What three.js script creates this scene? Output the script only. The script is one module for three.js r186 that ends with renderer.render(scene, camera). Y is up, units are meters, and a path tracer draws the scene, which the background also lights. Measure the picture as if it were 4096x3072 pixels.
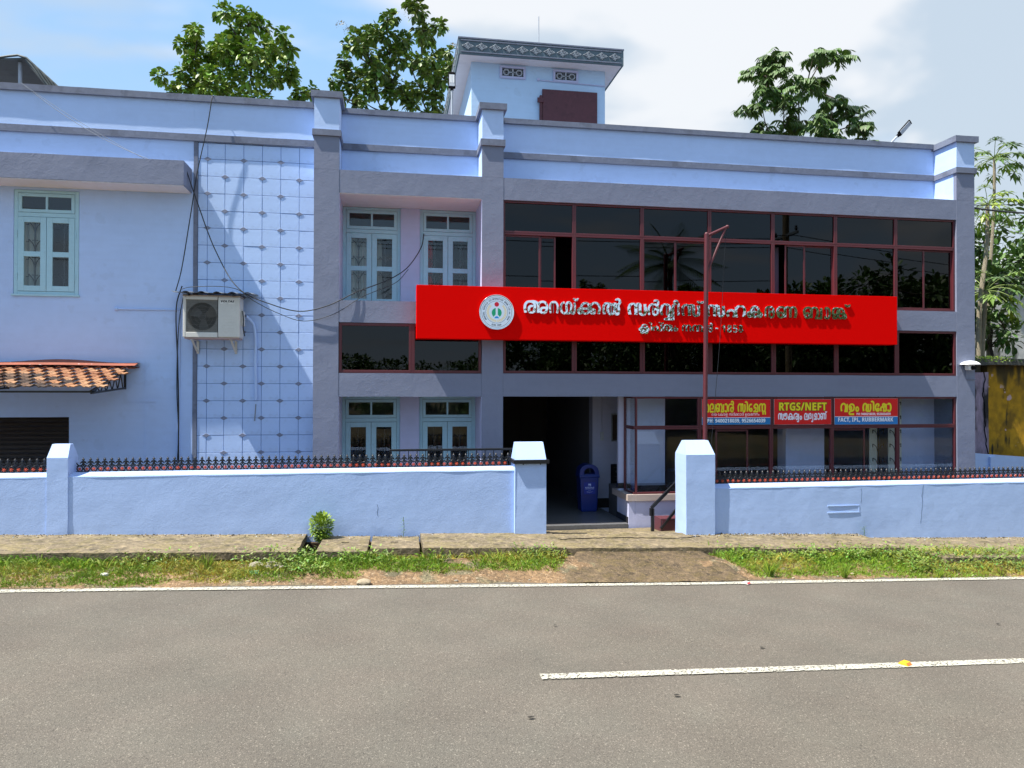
import * as THREE from 'three';
import { mergeGeometries } from 'three/addons/utils/BufferGeometryUtils.js';
import { RoundedBoxGeometry } from 'three/addons/geometries/RoundedBoxGeometry.js';

// ------------------------------------------------------------------ camera, sky, sun, exposure
const scene = new THREE.Scene();
const RAD = Math.PI / 180;
const camera = new THREE.PerspectiveCamera(54.97, 4 / 3, 0.1, 900);
camera.position.set(0, 2.5, 13.1);
camera.rotation.set(0.47 * RAD, -9.29 * RAD, 0.12 * RAD, 'YXZ');
const renderer = new THREE.WebGLRenderer({ antialias: true });
renderer.setSize(1024, 768);
renderer.toneMapping = THREE.LinearToneMapping;
renderer.toneMappingExposure = 1.92;
renderer.shadowMap.enabled = true;
const SUN = new THREE.Vector3(-0.55, 1, 0.125).normalize();
const sun = new THREE.DirectionalLight(new THREE.Color(1.0, 0.945, 0.85), 5.0);
sun.name = 'sun';
sun.position.copy(SUN).multiplyScalar(60);
sun.castShadow = true;
sun.shadow.mapSize.set(4096, 4096);
Object.assign(sun.shadow.camera, { left: -25, right: 30, top: 30, bottom: -30, near: 1, far: 140 });
scene.add(sun, sun.target);

// seeded random numbers and noise
let seedState = 7;
function srand(n) { seedState = n >>> 0; }
function rnd() { seedState = (seedState + 0x6d2b79f5) | 0; let t = Math.imul(seedState ^ (seedState >>> 15), 1 | seedState); t = (t + Math.imul(t ^ (t >>> 7), 61 | t)) ^ t; return ((t ^ (t >>> 14)) >>> 0) / 4294967296; }
const rr = (a, b) => a + (b - a) * rnd();
function h3(x, y, z) { let h = Math.imul(x, 374761393) ^ Math.imul(y, 668265263) ^ Math.imul(z, 1442695041); h = Math.imul(h ^ (h >>> 13), 1274126177); return ((h ^ (h >>> 16)) >>> 0) / 4294967295; }
const sm = (t) => t * t * (3 - 2 * t), lerp = (a, b, t) => a + (b - a) * t, clamp = (x, a = 0, b = 1) => Math.min(b, Math.max(a, x)), step = (a, b, x) => sm(clamp((x - a) / (b - a)));
function vn(x, y, z) { const i = Math.floor(x), j = Math.floor(y), k = Math.floor(z), u = sm(x - i), v = sm(y - j), w = sm(z - k);
  const f = (dx, dy, dz) => h3(i + dx, j + dy, k + dz);
  return lerp(lerp(lerp(f(0, 0, 0), f(1, 0, 0), u), lerp(f(0, 1, 0), f(1, 1, 0), u), v), lerp(lerp(f(0, 0, 1), f(1, 0, 1), u), lerp(f(0, 1, 1), f(1, 1, 1), u), v), w); }
function fbm3(x, y, z, o = 4) { let s = 0, a = 0.5, n = 0; for (let i = 0; i < o; i++) { s += a * vn(x, y, z); n += a; a *= 0.5; x *= 2.03; y *= 2.03; z *= 2.03; } return s / n; }
// noise that repeats every p cells
function pn(x, y, p, s, q = p) { const i = Math.floor(x), j = Math.floor(y), u = sm(x - i), v = sm(y - j), m = (a, b) => ((a % b) + b) % b;
  const f = (a, b) => h3(m(a, p), m(b, q), s); return lerp(lerp(f(i, j), f(i + 1, j), u), lerp(f(i, j + 1), f(i + 1, j + 1), u), v); }
function pf(u, v, p, o, s) { let t = 0, a = 0.5, n = 0; for (let i = 0; i < o; i++) { t += a * pn(u * p, v * p, p, s + i); n += a; a *= 0.5; p *= 2; } return t / n; }

function makeSky() {
  const W = 2048, H = 1024, data = new Float32Array(W * H * 4), view = -90 + 9.29;
  for (let row = 0; row < H; row++) {
    const el = ((row + 0.5) / H - 0.5) * Math.PI, y = Math.sin(el), e = el / RAD;
    for (let col = 0; col < W; col++) {
      const az = ((col + 0.5) / W - 0.5) * 2 * Math.PI, x = Math.cos(az) * Math.cos(el), z = Math.sin(az) * Math.cos(el), o = (row * W + col) * 4;
      const up = clamp(y / 0.9);
      let c = [lerp(0.26, 0.125, Math.pow(up, 0.8)), lerp(0.40, 0.27, Math.pow(up, 0.8)), lerp(0.54, 0.53, Math.pow(up, 0.8))];
      const hz = Math.exp(-Math.max(0, e) / 9); c = c.map((v, i) => lerp(v, [0.50, 0.56, 0.62][i], 0.7 * hz));
      if (y > -0.02) {
        let rel = az / RAD - view; rel = ((rel + 540) % 360) - 180;   // degrees right of the view axis
        const yy = Math.max(y, 0) + 0.14, px = x / yy * 1.05, pz = z / yy * 1.05;
        const warp = fbm3(px * 0.9 + 5, pz * 0.9, 3.3, 3) - 0.5;
        const big = fbm3(px * 0.55 + 11.3 + warp * 0.8, pz * 0.55 + 4.1 + warp * 0.8, 1.7, 5);
        const mid = fbm3(px * 1.7 + 3.1 + warp, pz * 1.7 + 9.2, 7.7, 5);
        const side = step(-12, 12, rel + (e - 20) * 0.35 + (mid - 0.5) * 16) * (1 - step(95, 150, rel)) * 0.40 - 0.03;
        const cover = step(0.5, 0.62, big * 0.72 + mid * 0.28 + side);
        const wisp = step(0.48, 0.75, fbm3(px * 2.1 + 21 + warp, pz * 4.1 + 2, 5.5, 6)) * 0.6;
        const lump = 0.62 * fbm3(px * 1.5 + 31 + warp, pz * 1.5 + 8 + warp, 2.2, 6) + 0.38 * fbm3(px * 4.2 + 3 + warp * 2, pz * 4.2 + 1, 4.4, 5), shade = step(0.42, 0.58, lump + (e - 18) * 0.003 + (rel - 10) * 0.0008);
        const cl = [lerp(0.325, 0.475, shade), lerp(0.372, 0.49, shade), lerp(0.418, 0.51, shade)];
        const k = clamp(Math.max(cover * lerp(0.86, 0.97, shade), wisp));
        c = c.map((v, i) => lerp(v, cl[i], k));
      } else c = [0.20, 0.19, 0.165];
      data[o] = c[0]; data[o + 1] = c[1]; data[o + 2] = c[2]; data[o + 3] = 1;
    }
  }
  const t = new THREE.DataTexture(data, W, H, THREE.RGBAFormat, THREE.FloatType);
  t.mapping = THREE.EquirectangularReflectionMapping; t.magFilter = t.minFilter = THREE.LinearFilter; t.wrapS = THREE.RepeatWrapping; t.needsUpdate = true;
  return t;
}
const skyTexture = makeSky();
scene.background = skyTexture; scene.environment = skyTexture;

// ------------------------------------------------------------------ helpers
const taken = new Map();
function numbered(n) { const k = taken.get(n) ?? 0; taken.set(n, k + 1); return k ? n + '_' + String(k).padStart(3, '0') : n; }
function mesh(name, geo, mat, parent) {
  const m = new THREE.Mesh(Array.isArray(geo) ? mergeGeometries(geo.map(plain)) : geo, mat);
  m.castShadow = m.receiveShadow = true; m.name = parent ? name : numbered(name); (parent ?? scene).add(m); return m;
}
function plain(g) { const r = g.index ? g.toNonIndexed() : g; for (const k of Object.keys(r.attributes)) if (!['position', 'normal', 'uv', 'color'].includes(k)) r.deleteAttribute(k); return r; }
function tag(o, label, category, group) { Object.assign(o.userData, { label, category }); if (group) o.userData.group = group; return o; }
function thing(name, label, category, pos = [0, 0, 0], group) { const g = new THREE.Group(); g.name = numbered(name); g.position.set(...pos); scene.add(g); return tag(g, label, category, group); }
function structure(o) { o.userData.kind = 'structure'; return o; }
function stuff(o) { o.userData.kind = 'stuff'; return o; }
function dup(src, label) { const c = src.clone(); c.name = numbered(src.name.replace(/_\d+$/, '')); c.userData = { ...src.userData }; if (label) c.userData.label = label; scene.add(c); return c; }
function uvw(g) { // texture coordinates in metres, by the way each face points
  const p = g.attributes.position, n = g.attributes.normal, uv = new Float32Array(p.count * 2);
  for (let i = 0; i < p.count; i++) { const ax = Math.abs(n.getX(i)), ay = Math.abs(n.getY(i)), az = Math.abs(n.getZ(i));
    const [u, v] = ay > ax && ay > az ? [p.getX(i), p.getZ(i)] : ax > az ? [p.getZ(i) + 3.7, p.getY(i)] : [p.getX(i), p.getY(i)];
    uv[i * 2] = u; uv[i * 2 + 1] = v; }
  g.setAttribute('uv', new THREE.BufferAttribute(uv, 2)); return g;
}
function box(x0, x1, y0, y1, z0, z1) { const g = new THREE.BoxGeometry(Math.abs(x1 - x0), Math.abs(y1 - y0), Math.abs(z1 - z0)); g.translate((x0 + x1) / 2, (y0 + y1) / 2, (z0 + z1) / 2); return uvw(g); }
function soft(x0, x1, y0, y1, z0, z1, r = 0.006, seg = 1) { const g = new RoundedBoxGeometry(x1 - x0, y1 - y0, Math.abs(z1 - z0), seg, r); g.translate((x0 + x1) / 2, (y0 + y1) / 2, (z0 + z1) / 2); return uvw(g); }
// a box with hand-laid, slightly uneven faces and edges
function rough(x0, x1, y0, y1, z0, z1, amp = 0.005, cell = 0.12, most = 90) {
  const w = x1 - x0, h = y1 - y0, d = Math.abs(z1 - z0), sg = (l) => Math.max(1, Math.min(most, Math.round(l / cell)));
  const g = new THREE.BoxGeometry(w, h, d, sg(w), sg(h), sg(d)); g.translate((x0 + x1) / 2, (y0 + y1) / 2, (z0 + z1) / 2); uvw(g);
  return uneven(g, amp);
}
function uneven(g, amp, f = 3.1) { const p = g.attributes.position;
  for (let i = 0; i < p.count; i++) { const x = p.getX(i), y = p.getY(i), z = p.getZ(i);
    p.setXYZ(i, x + amp * (fbm3(x * f, y * f, z * f + 9, 3) - 0.5) * 2, y + amp * (fbm3(x * f + 30, y * f, z * f, 3) - 0.5) * 2, z + amp * (fbm3(x * f, y * f + 50, z * f, 3) - 0.5) * 2); }
  g.computeVertexNormals(); return g; }
function bar(a, b, r, n = 8) { const A = new THREE.Vector3(...a), B = new THREE.Vector3(...b), g = new THREE.CylinderGeometry(r, r, A.distanceTo(B), n); g.applyQuaternion(new THREE.Quaternion().setFromUnitVectors(new THREE.Vector3(0, 1, 0), B.clone().sub(A).normalize())); const c = A.add(B).multiplyScalar(0.5); g.translate(c.x, c.y, c.z); return g; }
function flatBar(a, b, w, d) { const A = new THREE.Vector3(...a), B = new THREE.Vector3(...b), g = new THREE.BoxGeometry(w, A.distanceTo(B), d); g.applyQuaternion(new THREE.Quaternion().setFromUnitVectors(new THREE.Vector3(0, 1, 0), B.clone().sub(A).normalize())); const c = A.add(B).multiplyScalar(0.5); g.translate(c.x, c.y, c.z); return g; }
function tube(pts, r, seg = 24, n = 6) { return new THREE.TubeGeometry(new THREE.CatmullRomCurve3(pts.map((p) => new THREE.Vector3(...p))), seg, r, n); }
function ball(x, y, z, r, a = 10, b = 8) { const g = new THREE.SphereGeometry(r, a, b); g.translate(x, y, z); return g; }
const SLOPE = 0.028;
const gy = (x) => -SLOPE * 45 * Math.tanh(x / 45);   // the street falls to the right
function followSlope(g) { const p = g.attributes.position; for (let i = 0; i < p.count; i++) p.setY(i, p.getY(i) + gy(p.getX(i))); g.computeVertexNormals(); return g; }

// ------------------------------------------------------------------ textures
function tex(size, fn, srgb = false, h = size) {
  const d = new Uint8Array(size * h * 4);
  for (let j = 0; j < h; j++) for (let i = 0; i < size; i++) { const c = fn((i + 0.5) / size, (j + 0.5) / h, i, j), o = (j * size + i) * 4; for (let k = 0; k < 3; k++) d[o + k] = clamp(Math.round((c.length ? c[k] : c) * 255), 0, 255); d[o + 3] = 255; }
  const t = new THREE.DataTexture(d, size, h, THREE.RGBAFormat); t.wrapS = t.wrapT = THREE.RepeatWrapping; t.magFilter = t.minFilter = THREE.LinearFilter; if (srgb) t.colorSpace = THREE.SRGBColorSpace; t.needsUpdate = true; return t;
}
function rep(t, metresX, metresY = metresX) { const c = t.clone(); c.repeat.set(1 / metresX, 1 / metresY); c.needsUpdate = true; return c; }
const C = (r, g, b) => new THREE.Color().setRGB(r, g, b);
const toS = (v) => v <= 0.0031308 ? v * 12.92 : 1.055 * Math.pow(v, 1 / 2.4) - 0.055;   // linear value to an sRGB texel

const plasterBump = tex(1024, (u, v) => { // trowelled plaster under old paint
  const w = pf(u, v, 6, 3, 3) * 0.9, a = pf((u + w * 0.04) % 1, v, 10, 5, 11), strokes = pf(u + 0.12 * w, v * 1, 24, 3, 21), fine = pf(u, v, 128, 2, 31), ridge = 1 - Math.abs(pf(u, v, 14, 3, 41) * 2 - 1);
  return 0.42 * a + 0.2 * strokes + 0.17 * fine + 0.10 * Math.pow(ridge, 5); });
const paintMottle = tex(1024, (u, v) => { // paint that covers unevenly, with faint rubbing marks
  const a = pf(u, v, 5, 5, 51), b = pf(u, v, 40, 4, 61), s = pn(u * 6, v * 90, 6, 71, 90), d = step(0.70, 0.80, pf(u, v, 18, 4, 81));
  const k = 0.955 + 0.10 * (a - 0.5) + 0.06 * (b - 0.5) + 0.035 * (s - 0.5) - 0.06 * d; return [k, k, k * 0.999 + 0.004]; });
const weatherMottle = tex(1024, (u, v) => { // greyish weathering on trim and copings
  const a = pf(u, v, 6, 5, 151), b = pf(u, v, 60, 3, 161), d = step(0.58, 0.75, pf(u, v, 12, 5, 181)), w = step(0.64, 0.74, pf(u, v, 22, 4, 191));
  const k = 0.90 + 0.22 * (a - 0.5) + 0.14 * (b - 0.5) - 0.16 * d + 0.12 * w; return [k, k, k]; });
const asphalt = tex(2048, (u, v) => {
  const ag = pf(u, v, 420, 2, 201), big = pf(u, v, 5, 4, 211), f = pf(u, v, 720, 1, 221), st = step(0.70, 0.82, ag), pit = step(0.30, 0.20, ag), warm = pf(u, v, 9, 3, 231);
  const k = 0.362 + 0.05 * (big - 0.5) + 0.10 * (f - 0.5) + 0.17 * st - 0.10 * pit; return [k * (1.015 + 0.03 * (warm - 0.5)) + 0.012, k * 0.98 + 0.004, k * 0.90]; }, true);
const asphaltBump = tex(2048, (u, v) => 0.65 * pf(u, v, 420, 2, 201) + 0.35 * pf(u, v, 720, 1, 221));
const concrete = tex(1024, (u, v) => { // old footpath concrete, dark with algae, pale scuffs and chips
  const a = pf(u, v, 5, 5, 301), b = pf(u, v, 52, 4, 311), g = pf(u, v, 14, 4, 321), s = step(0.56, 0.74, pf(u * 1, v * 1, 10, 5, 331)), chip = step(0.72, 0.79, pf(u, v, 70, 3, 341)), dk = step(0.60, 0.74, pf(u, v, 16, 5, 351));
  let k = 0.438 + 0.12 * (a - 0.5) + 0.22 * (b - 0.5) + 0.07 * s - 0.09 * dk; const m = step(0.42, 0.68, g);
  const c = [k * lerp(1.05, 1.02, m), k * lerp(0.94, 0.92, m), k * lerp(0.75, 0.66, m)]; return c.map((x, i) => lerp(x, [0.70, 0.65, 0.54][i], chip * 0.6)); }, true);
const concreteBump = tex(1024, (u, v) => 0.5 * pf(u, v, 42, 4, 311) + 0.3 * pf(u, v, 120, 2, 361) + 0.2 * pf(u, v, 8, 3, 371));
const soil = tex(1024, (u, v) => { const a = pf(u, v, 6, 5, 401), b = pf(u, v, 60, 3, 411), p = step(0.68, 0.78, pf(u, v, 90, 2, 421)), g = step(0.5, 0.7, pf(u, v, 10, 4, 431));
  const k = 0.44 + 0.22 * (a - 0.5) + 0.26 * (b - 0.5); const c = [k * 1.06, k * 0.86, k * 0.63].map((x, i) => lerp(x, k * [0.92, 0.86, 0.66][i], g)); return c.map((x, i) => lerp(x, [0.66, 0.58, 0.48][i], p * 0.7)); }, true);
const soilBump = tex(1024, (u, v) => 0.5 * pf(u, v, 60, 3, 411) + 0.5 * pf(u, v, 120, 2, 441));
const bark = tex(512, (u, v) => { const k = 0.34 + 0.24 * (pn(u * 30, v * 6, 30, 501, 6) - 0.5) + 0.2 * (pf(u, v, 40, 3, 511) - 0.5); return [k, k * 0.92, k * 0.80]; }, true);
const barkBump = tex(512, (u, v) => 0.6 * pn(u * 30, v * 6, 30, 501, 6) + 0.4 * pf(u, v, 40, 3, 511));
const wavy = tex(512, (u, v) => 0.75 * pf(u, v, 5, 2, 601) + 0.25 * pf(u, v, 14, 2, 611));
const woodBump = tex(512, (u, v) => 0.6 * pn(u * 60, v * 4, 60, 701, 4) + 0.4 * pf(u, v, 50, 3, 711));
const wornPaint = tex(1024, (u, v) => { const a = pn(u * 150, v * 14, 150, 801, 14), b = pn(u * 330, v * 30, 330, 811, 30), w = pn(u * 9, v * 2, 9, 821, 2), edge = Math.min(v, 1 - v), jag = 0.05 + 0.07 * pn(u * 200, 1, 200, 831, 4);
  const crack = Math.abs(((u * 10 + 0.30 * pn(u * 60, v * 3, 60, 841, 3)) % 1) - 0.5) < 0.012 ? 0 : 1;
  return edge < jag ? 0 : crack * (0.55 * a + 0.45 * b > 0.30 + 0.14 * w ? 1 : 0); }, false, 64);

// ------------------------------------------------------------------ materials
const std = (o) => new THREE.MeshStandardMaterial(o), phy = (o) => new THREE.MeshPhysicalMaterial(o);
const paint = (c, m = paintMottle, rough = 0.72, bump = 0.004, s = 2.3) => std({ color: c, roughness: rough, map: rep(m, s * 1.7), bumpMap: rep(plasterBump, s), bumpScale: bump });
const M = {
  blue: paint(C(0.50, 0.66, 0.97)), tile: paint(C(0.49, 0.655, 0.97), paintMottle, 0.55, 0.003, 1.3), groove: paint(C(0.15, 0.28, 0.52)),
  wall: paint(C(0.405, 0.555, 0.88), paintMottle, 0.78, 0.0042, 2.0), wallTop: paint(C(0.50, 0.56, 0.64), paintMottle, 0.8, 0.003, 2.0),
  grey: paint(C(0.20, 0.225, 0.315), paintMottle, 0.75, 0.006, 1.8), trim: paint(C(0.175, 0.20, 0.275), weatherMottle, 0.8, 0.004, 1.2),
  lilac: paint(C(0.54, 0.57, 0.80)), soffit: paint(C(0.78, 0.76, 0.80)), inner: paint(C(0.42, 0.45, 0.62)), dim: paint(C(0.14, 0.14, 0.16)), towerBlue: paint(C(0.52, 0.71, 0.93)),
  teal: std({ color: C(0.42, 0.67, 0.77), roughness: 0.45, map: rep(paintMottle, 1.3), bumpMap: rep(woodBump, 0.5), bumpScale: 0.0012 }),
  maroon: std({ color: C(0.105, 0.021, 0.028), roughness: 0.42, map: rep(paintMottle, 0.9) }),
  maroonDoor: std({ color: C(0.105, 0.026, 0.036), roughness: 0.55, map: rep(weatherMottle, 1.5) }),
  blackIron: std({ color: C(0.008, 0.009, 0.012), roughness: 0.42 }), flowerRed: std({ color: C(0.45, 0.065, 0.028), roughness: 0.35 }),
  asphalt: std({ vertexColors: true, roughness: 0.9, map: rep(asphalt, 3.1), bumpMap: rep(asphaltBump, 3.1), bumpScale: 0.006 }),
  line: std({ color: C(0.50, 0.485, 0.41), roughness: 0.75, alphaMap: rep(wornPaint, 2.6, 1), alphaTest: 0.5, map: rep(weatherMottle, 1.1) }),
  concrete: std({ roughness: 0.93, map: rep(concrete, 1.9), bumpMap: rep(concreteBump, 1.9), bumpScale: 0.014 }),
  apron: std({ color: C(0.70, 0.63, 0.58), roughness: 0.95, map: rep(concrete, 1.3), bumpMap: rep(concreteBump, 0.8), bumpScale: 0.03 }),
  soil: std({ roughness: 1, map: rep(soil, 2.4), bumpMap: rep(soilBump, 1.6), bumpScale: 0.03 }), field: std({ color: C(0.34, 0.36, 0.18), roughness: 1, map: rep(soil, 4) }),
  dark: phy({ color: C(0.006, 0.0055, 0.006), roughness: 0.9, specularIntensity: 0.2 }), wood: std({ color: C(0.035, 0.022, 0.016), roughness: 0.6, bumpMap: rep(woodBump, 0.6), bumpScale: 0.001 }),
  granite: std({ color: C(0.028, 0.028, 0.03), roughness: 0.15, map: rep(weatherMottle, 0.5) }), floor: std({ color: C(0.15, 0.15, 0.155), roughness: 0.28, map: rep(weatherMottle, 0.8) }), stoneSill: std({ color: C(0.50, 0.42, 0.38), roughness: 0.4, map: rep(paintMottle, 0.8) }),
  tint: phy({ color: C(0.10, 0.13, 0.145), roughness: 0.012, specularColor: C(0.60, 0.86, 1.0), transmission: 1, thickness: 0, ior: 1.40 }), clear: phy({ color: C(0.94, 0.97, 0.97), roughness: 0.012, transmission: 1, thickness: 0, ior: 1.44 }),
  white: std({ color: C(0.78, 0.78, 0.76), roughness: 0.4 }), acWhite: std({ color: C(0.66, 0.65, 0.60), roughness: 0.42, map: rep(paintMottle, 0.7) }),
  steel: std({ color: C(0.86, 0.87, 0.88), roughness: 0.05, metalness: 1, bumpMap: rep(wavy, 0.42), bumpScale: 0.0042 }), rim: std({ color: C(0.88, 0.88, 0.88), roughness: 0.12, metalness: 1 }),
  galv: std({ color: C(0.34, 0.37, 0.39), roughness: 0.45, metalness: 0.7, map: rep(weatherMottle, 0.9) }), galvPaint: std({ color: C(0.46, 0.50, 0.56), roughness: 0.5, map: rep(weatherMottle, 0.6) }),
  red: phy({ color: C(0.74, 0.0015, 0.001), roughness: 0.7, specularIntensity: 0.05 }), cable: std({ color: C(0.008, 0.012, 0.018), roughness: 0.5 }), cableWhite: std({ color: C(0.22, 0.25, 0.30), roughness: 0.5 }),
  curtain: std({ color: C(0.52, 0.52, 0.47), roughness: 0.95 }), curtainRed: std({ color: C(0.45, 0.02, 0.03), roughness: 0.9 }), blind: std({ color: C(0.16, 0.21, 0.21), roughness: 0.9 }),
  bark: std({ color: C(0.5, 0.47, 0.43), roughness: 0.95, map: bark, bumpMap: barkBump, bumpScale: 0.02 }), paleBark: std({ color: C(0.95, 0.9, 0.8), roughness: 0.95, map: bark, bumpMap: barkBump, bumpScale: 0.03 }),
  leaf: phy({ vertexColors: true, roughness: 0.5, transmission: 0.30, thickness: 0, side: THREE.DoubleSide }),
  papayaBark: std({ color: C(0.36, 0.31, 0.22), roughness: 0.95, map: rep(weatherMottle, 0.3), bumpMap: rep(concreteBump, 0.25), bumpScale: 0.02 }),
  paver: std({ color: C(0.95, 0.82, 0.74), roughness: 0.95, map: rep(concrete, 1.3), bumpMap: rep(concreteBump, 1.3), bumpScale: 0.008 }),
  shutter: std({ color: C(0.08, 0.065, 0.06), roughness: 0.6, map: rep(weatherMottle, 1.1) }), grimeSoil: std({ color: C(0.35, 0.32, 0.28), roughness: 1, map: rep(soil, 1.1) }),
  shedMetal: std({ color: C(0.075, 0.092, 0.092), roughness: 0.6, map: rep(weatherMottle, 0.9) }),
  binBlue: std({ color: C(0.007, 0.029, 0.21), roughness: 0.35 }),
};
// ------------------------------------------------------------------ ground, road, verge, footpath
{
  const nx = 150, nz = 120, g = new THREE.PlaneGeometry(2, 2, nx, nz), p = g.attributes.position;
  const warp = (t) => Math.sign(t) * (Math.abs(t) * 26 + Math.pow(Math.abs(t), 5) * 330);
  for (let i = 0; i < p.count; i++) { const x = warp(p.getX(i)), z = warp(-p.getY(i)) + 6; let y = gy(x) - 0.07;
    if (z < 3.3) y -= 0.02 * step(3.3, 2.6, z); if (z < 1.0) y -= 0.12 * step(1.0, 0, z);
    if (z > 10.2) y += 0.97 * step(10.4, 12.4, z) + 0.25 * fbm3(x * 0.1, z * 0.1, 4, 3) * step(12, 20, z);
    if (x > 12.2 && z < 1) y += 0.2; p.setXYZ(i, x, y, z); }
  g.computeVertexNormals(); uvw(g); structure(mesh('ground', g, M.field));
}
{
  const x0 = -60, x1 = 60, z0 = 3.40, z1 = 10.35, nx = 240, nz = 28, pos = [], col = [], idx = [];
  for (let j = 0; j <= nz; j++) for (let i = 0; i <= nx; i++) { const t = i / nx * 2 - 1, x = Math.sign(t) * (Math.abs(t) * 22 + Math.pow(Math.abs(t), 4) * 38); let z = lerp(z0, z1, j / nz); if (j === 0) z += 0.07 * (fbm3(x * 1.7, 3, 1, 4) - 0.5) * 2;
    pos.push(x, gy(x) + 0.010 * (fbm3(x * 0.4, z * 0.7, 2, 3) - 0.5), z);
    const track = 0.05 * (fbm3(x * 0.15, z * 1.6, 8, 3) - 0.5) + 0.022 * Math.cos((z - 4.35) / 1.55 * Math.PI * 2), k = 0.93 + track + 0.14 * (fbm3(x * 0.55, z * 0.8, 5, 4) - 0.5), w = 0.05 * (fbm3(x * 0.3 + 9, z * 0.5, 6, 3) - 0.5); col.push(k + w, k, k - w); }
  for (let j = 0; j < nz; j++) for (let i = 0; i < nx; i++) { const a = j * (nx + 1) + i, b = a + nx + 1; idx.push(a, b, a + 1, b, b + 1, a + 1); }
  const g = new THREE.BufferGeometry(); g.setAttribute('position', new THREE.Float32BufferAttribute(pos, 3)); g.setAttribute('color', new THREE.Float32BufferAttribute(col, 3)); g.setIndex(idx); g.computeVertexNormals(); uvw(g);
  structure(mesh('road', g, M.asphalt));
}
function roadLine(name, xa, xb, zc, w, mat, wob = 0.012) {
  const n = Math.ceil((xb - xa) / 0.25), pos = [], uv = [], idx = [];
  for (let i = 0; i <= n; i++) { const x = lerp(xa, xb, i / n), z = zc(x) + wob * (fbm3(x * 0.5, 1, 1, 2) - 0.5) * 2; for (const s of [0, 1]) { pos.push(x, gy(x) + 0.0105, z + (s - 0.5) * w); uv.push(x, s); } if (i < n) { const a = i * 2; idx.push(a, a + 1, a + 2, a + 1, a + 3, a + 2); } }
  const g = new THREE.BufferGeometry(); g.setAttribute('position', new THREE.Float32BufferAttribute(pos, 3)); g.setAttribute('uv', new THREE.Float32BufferAttribute(uv, 2)); g.setIndex(idx); g.computeVertexNormals(); return structure(mesh(name, g, mat));
}
roadLine('edge_line', -30, 30, (x) => 3.62 + 0.03 * Math.sin(x * 0.5), 0.15, M.line);
roadLine('centre_line', 1.31, 7.3, () => 6.70, 0.145, M.line); roadLine('centre_line', -10.7, -5.2, () => 6.72, 0.145, M.line);
{ // bare earth and turf strip between the road and the drain slabs
  const nx = 360, nz = 18, pos = [], idx = [];
  for (let j = 0; j <= nz; j++) for (let i = 0; i <= nx; i++) { const x = lerp(-14, 16, i / nx), z = lerp(2.2, 3.56, j / nz), up = 0.11 * step(3.5, 2.7, z) * (0.6 + 0.8 * fbm3(x * 1.1, z, 3, 3));
    pos.push(x, gy(x) - 0.015 + 0.02 * step(3.56, 3.40, z) + up + 0.045 * (fbm3(x * 4, z * 5, 7, 4) - 0.5), z); }
  for (let j = 0; j < nz; j++) for (let i = 0; i < nx; i++) { const a = j * (nx + 1) + i, b = a + nx + 1; idx.push(a, b, a + 1, b, b + 1, a + 1); }
  const g = new THREE.BufferGeometry(); g.setAttribute('position', new THREE.Float32BufferAttribute(pos, 3)); g.setIndex(idx); g.computeVertexNormals(); uvw(g); structure(mesh('verge', g, M.soil));
}
structure(mesh('added_bounce_paving', [followSlope(rough(-14, 1.95, -0.14, -0.03, -0.9, 1.08, 0.006, 0.3)), followSlope(rough(4.5, 15, -0.14, -0.03, 0.002, 1.08, 0.006, 0.3))].map(uvw), M.paver));  // unseen paving, added to bounce warm sunlight up onto the facade and soffits
const footpath = new THREE.Group(); footpath.name = 'footpath'; scene.add(footpath); structure(footpath);
function slab(x0, x1, z0, z1, top, th, amp = 0.012, cut = 0) { // cut: how far the left and right ends lean, as in plan
  const g = rough(x0, x1, top - th, top, z0, z1, amp, 0.09, 110), p = g.attributes.position;
  if (cut) for (let i = 0; i < p.count; i++) { const t = (p.getZ(i) - z0) / (z1 - z0); p.setX(i, p.getX(i) + cut * t); }
  followSlope(g); uvw(g); return mesh('slab', g, M.concrete, footpath); }
slab(-13, -6.3, 1.38, 2.66, 0.248, 0.10); slab(-6.28, -1.27, 1.38, 2.67, 0.25, 0.10);
slab(-1.0, -0.31, 1.5, 2.58, 0.235, 0.09, 0.008, -0.02); slab(-0.27, 0.43, 1.5, 2.36, 0.228, 0.09, 0.008, -0.02);
slab(0.46, 2.55, 1.3, 2.52, 0.262, 0.12, 0.014); slab(2.552, 5.6, 1.30, 2.50, 0.247, 0.14, 0.016); slab(5.603, 8.0, 1.38, 2.56, 0.24, 0.10); slab(8.05, 15, 1.2, 2.98, 0.175, 0.12, 0.016, 0.35);
mesh('drain_wall', followSlope(rough(-1.4, 0.5, -0.7, 0.13, 1.424, 1.50, 0.01)), M.grimeSoil, footpath); mesh('drain_wall', followSlope(rough(-1.4, 0.5, -0.7, 0.13, 2.28, 2.42, 0.01)), M.grimeSoil, footpath); mesh('drain_bed', followSlope(rough(-1.4, 0.5, -0.75, -0.42, 1.5, 2.28, 0.01)), M.grimeSoil, footpath);
for (const [x, z] of [[-0.66, 1.98], [0.05, 1.95]]) { const g = soft(x - 0.055, x + 0.055, 0.236, 0.2385, z - 0.014, z + 0.014, 0.001); mesh('lifting_slot', followSlope(g), M.dark, footpath); }
{ // concrete between the gate pillars, running in to the porch
  const f = (x, z) => lerp(0.24 + gy(x), -0.03, step(1.5, 0.15, z)), g = new THREE.PlaneGeometry(3.1, 1.5, 40, 20), p = g.attributes.position;
  for (let i = 0; i < p.count; i++) { const x = p.getX(i) + 3.65, z = 0.8 - p.getY(i); p.setXYZ(i, x, f(x, z) + 0.012 * (fbm3(x * 3, z * 3, 1, 3) - 0.5), z); }
  g.computeVertexNormals(); uvw(g); mesh('gateway_concrete', g, M.concrete, footpath);
}
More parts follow.
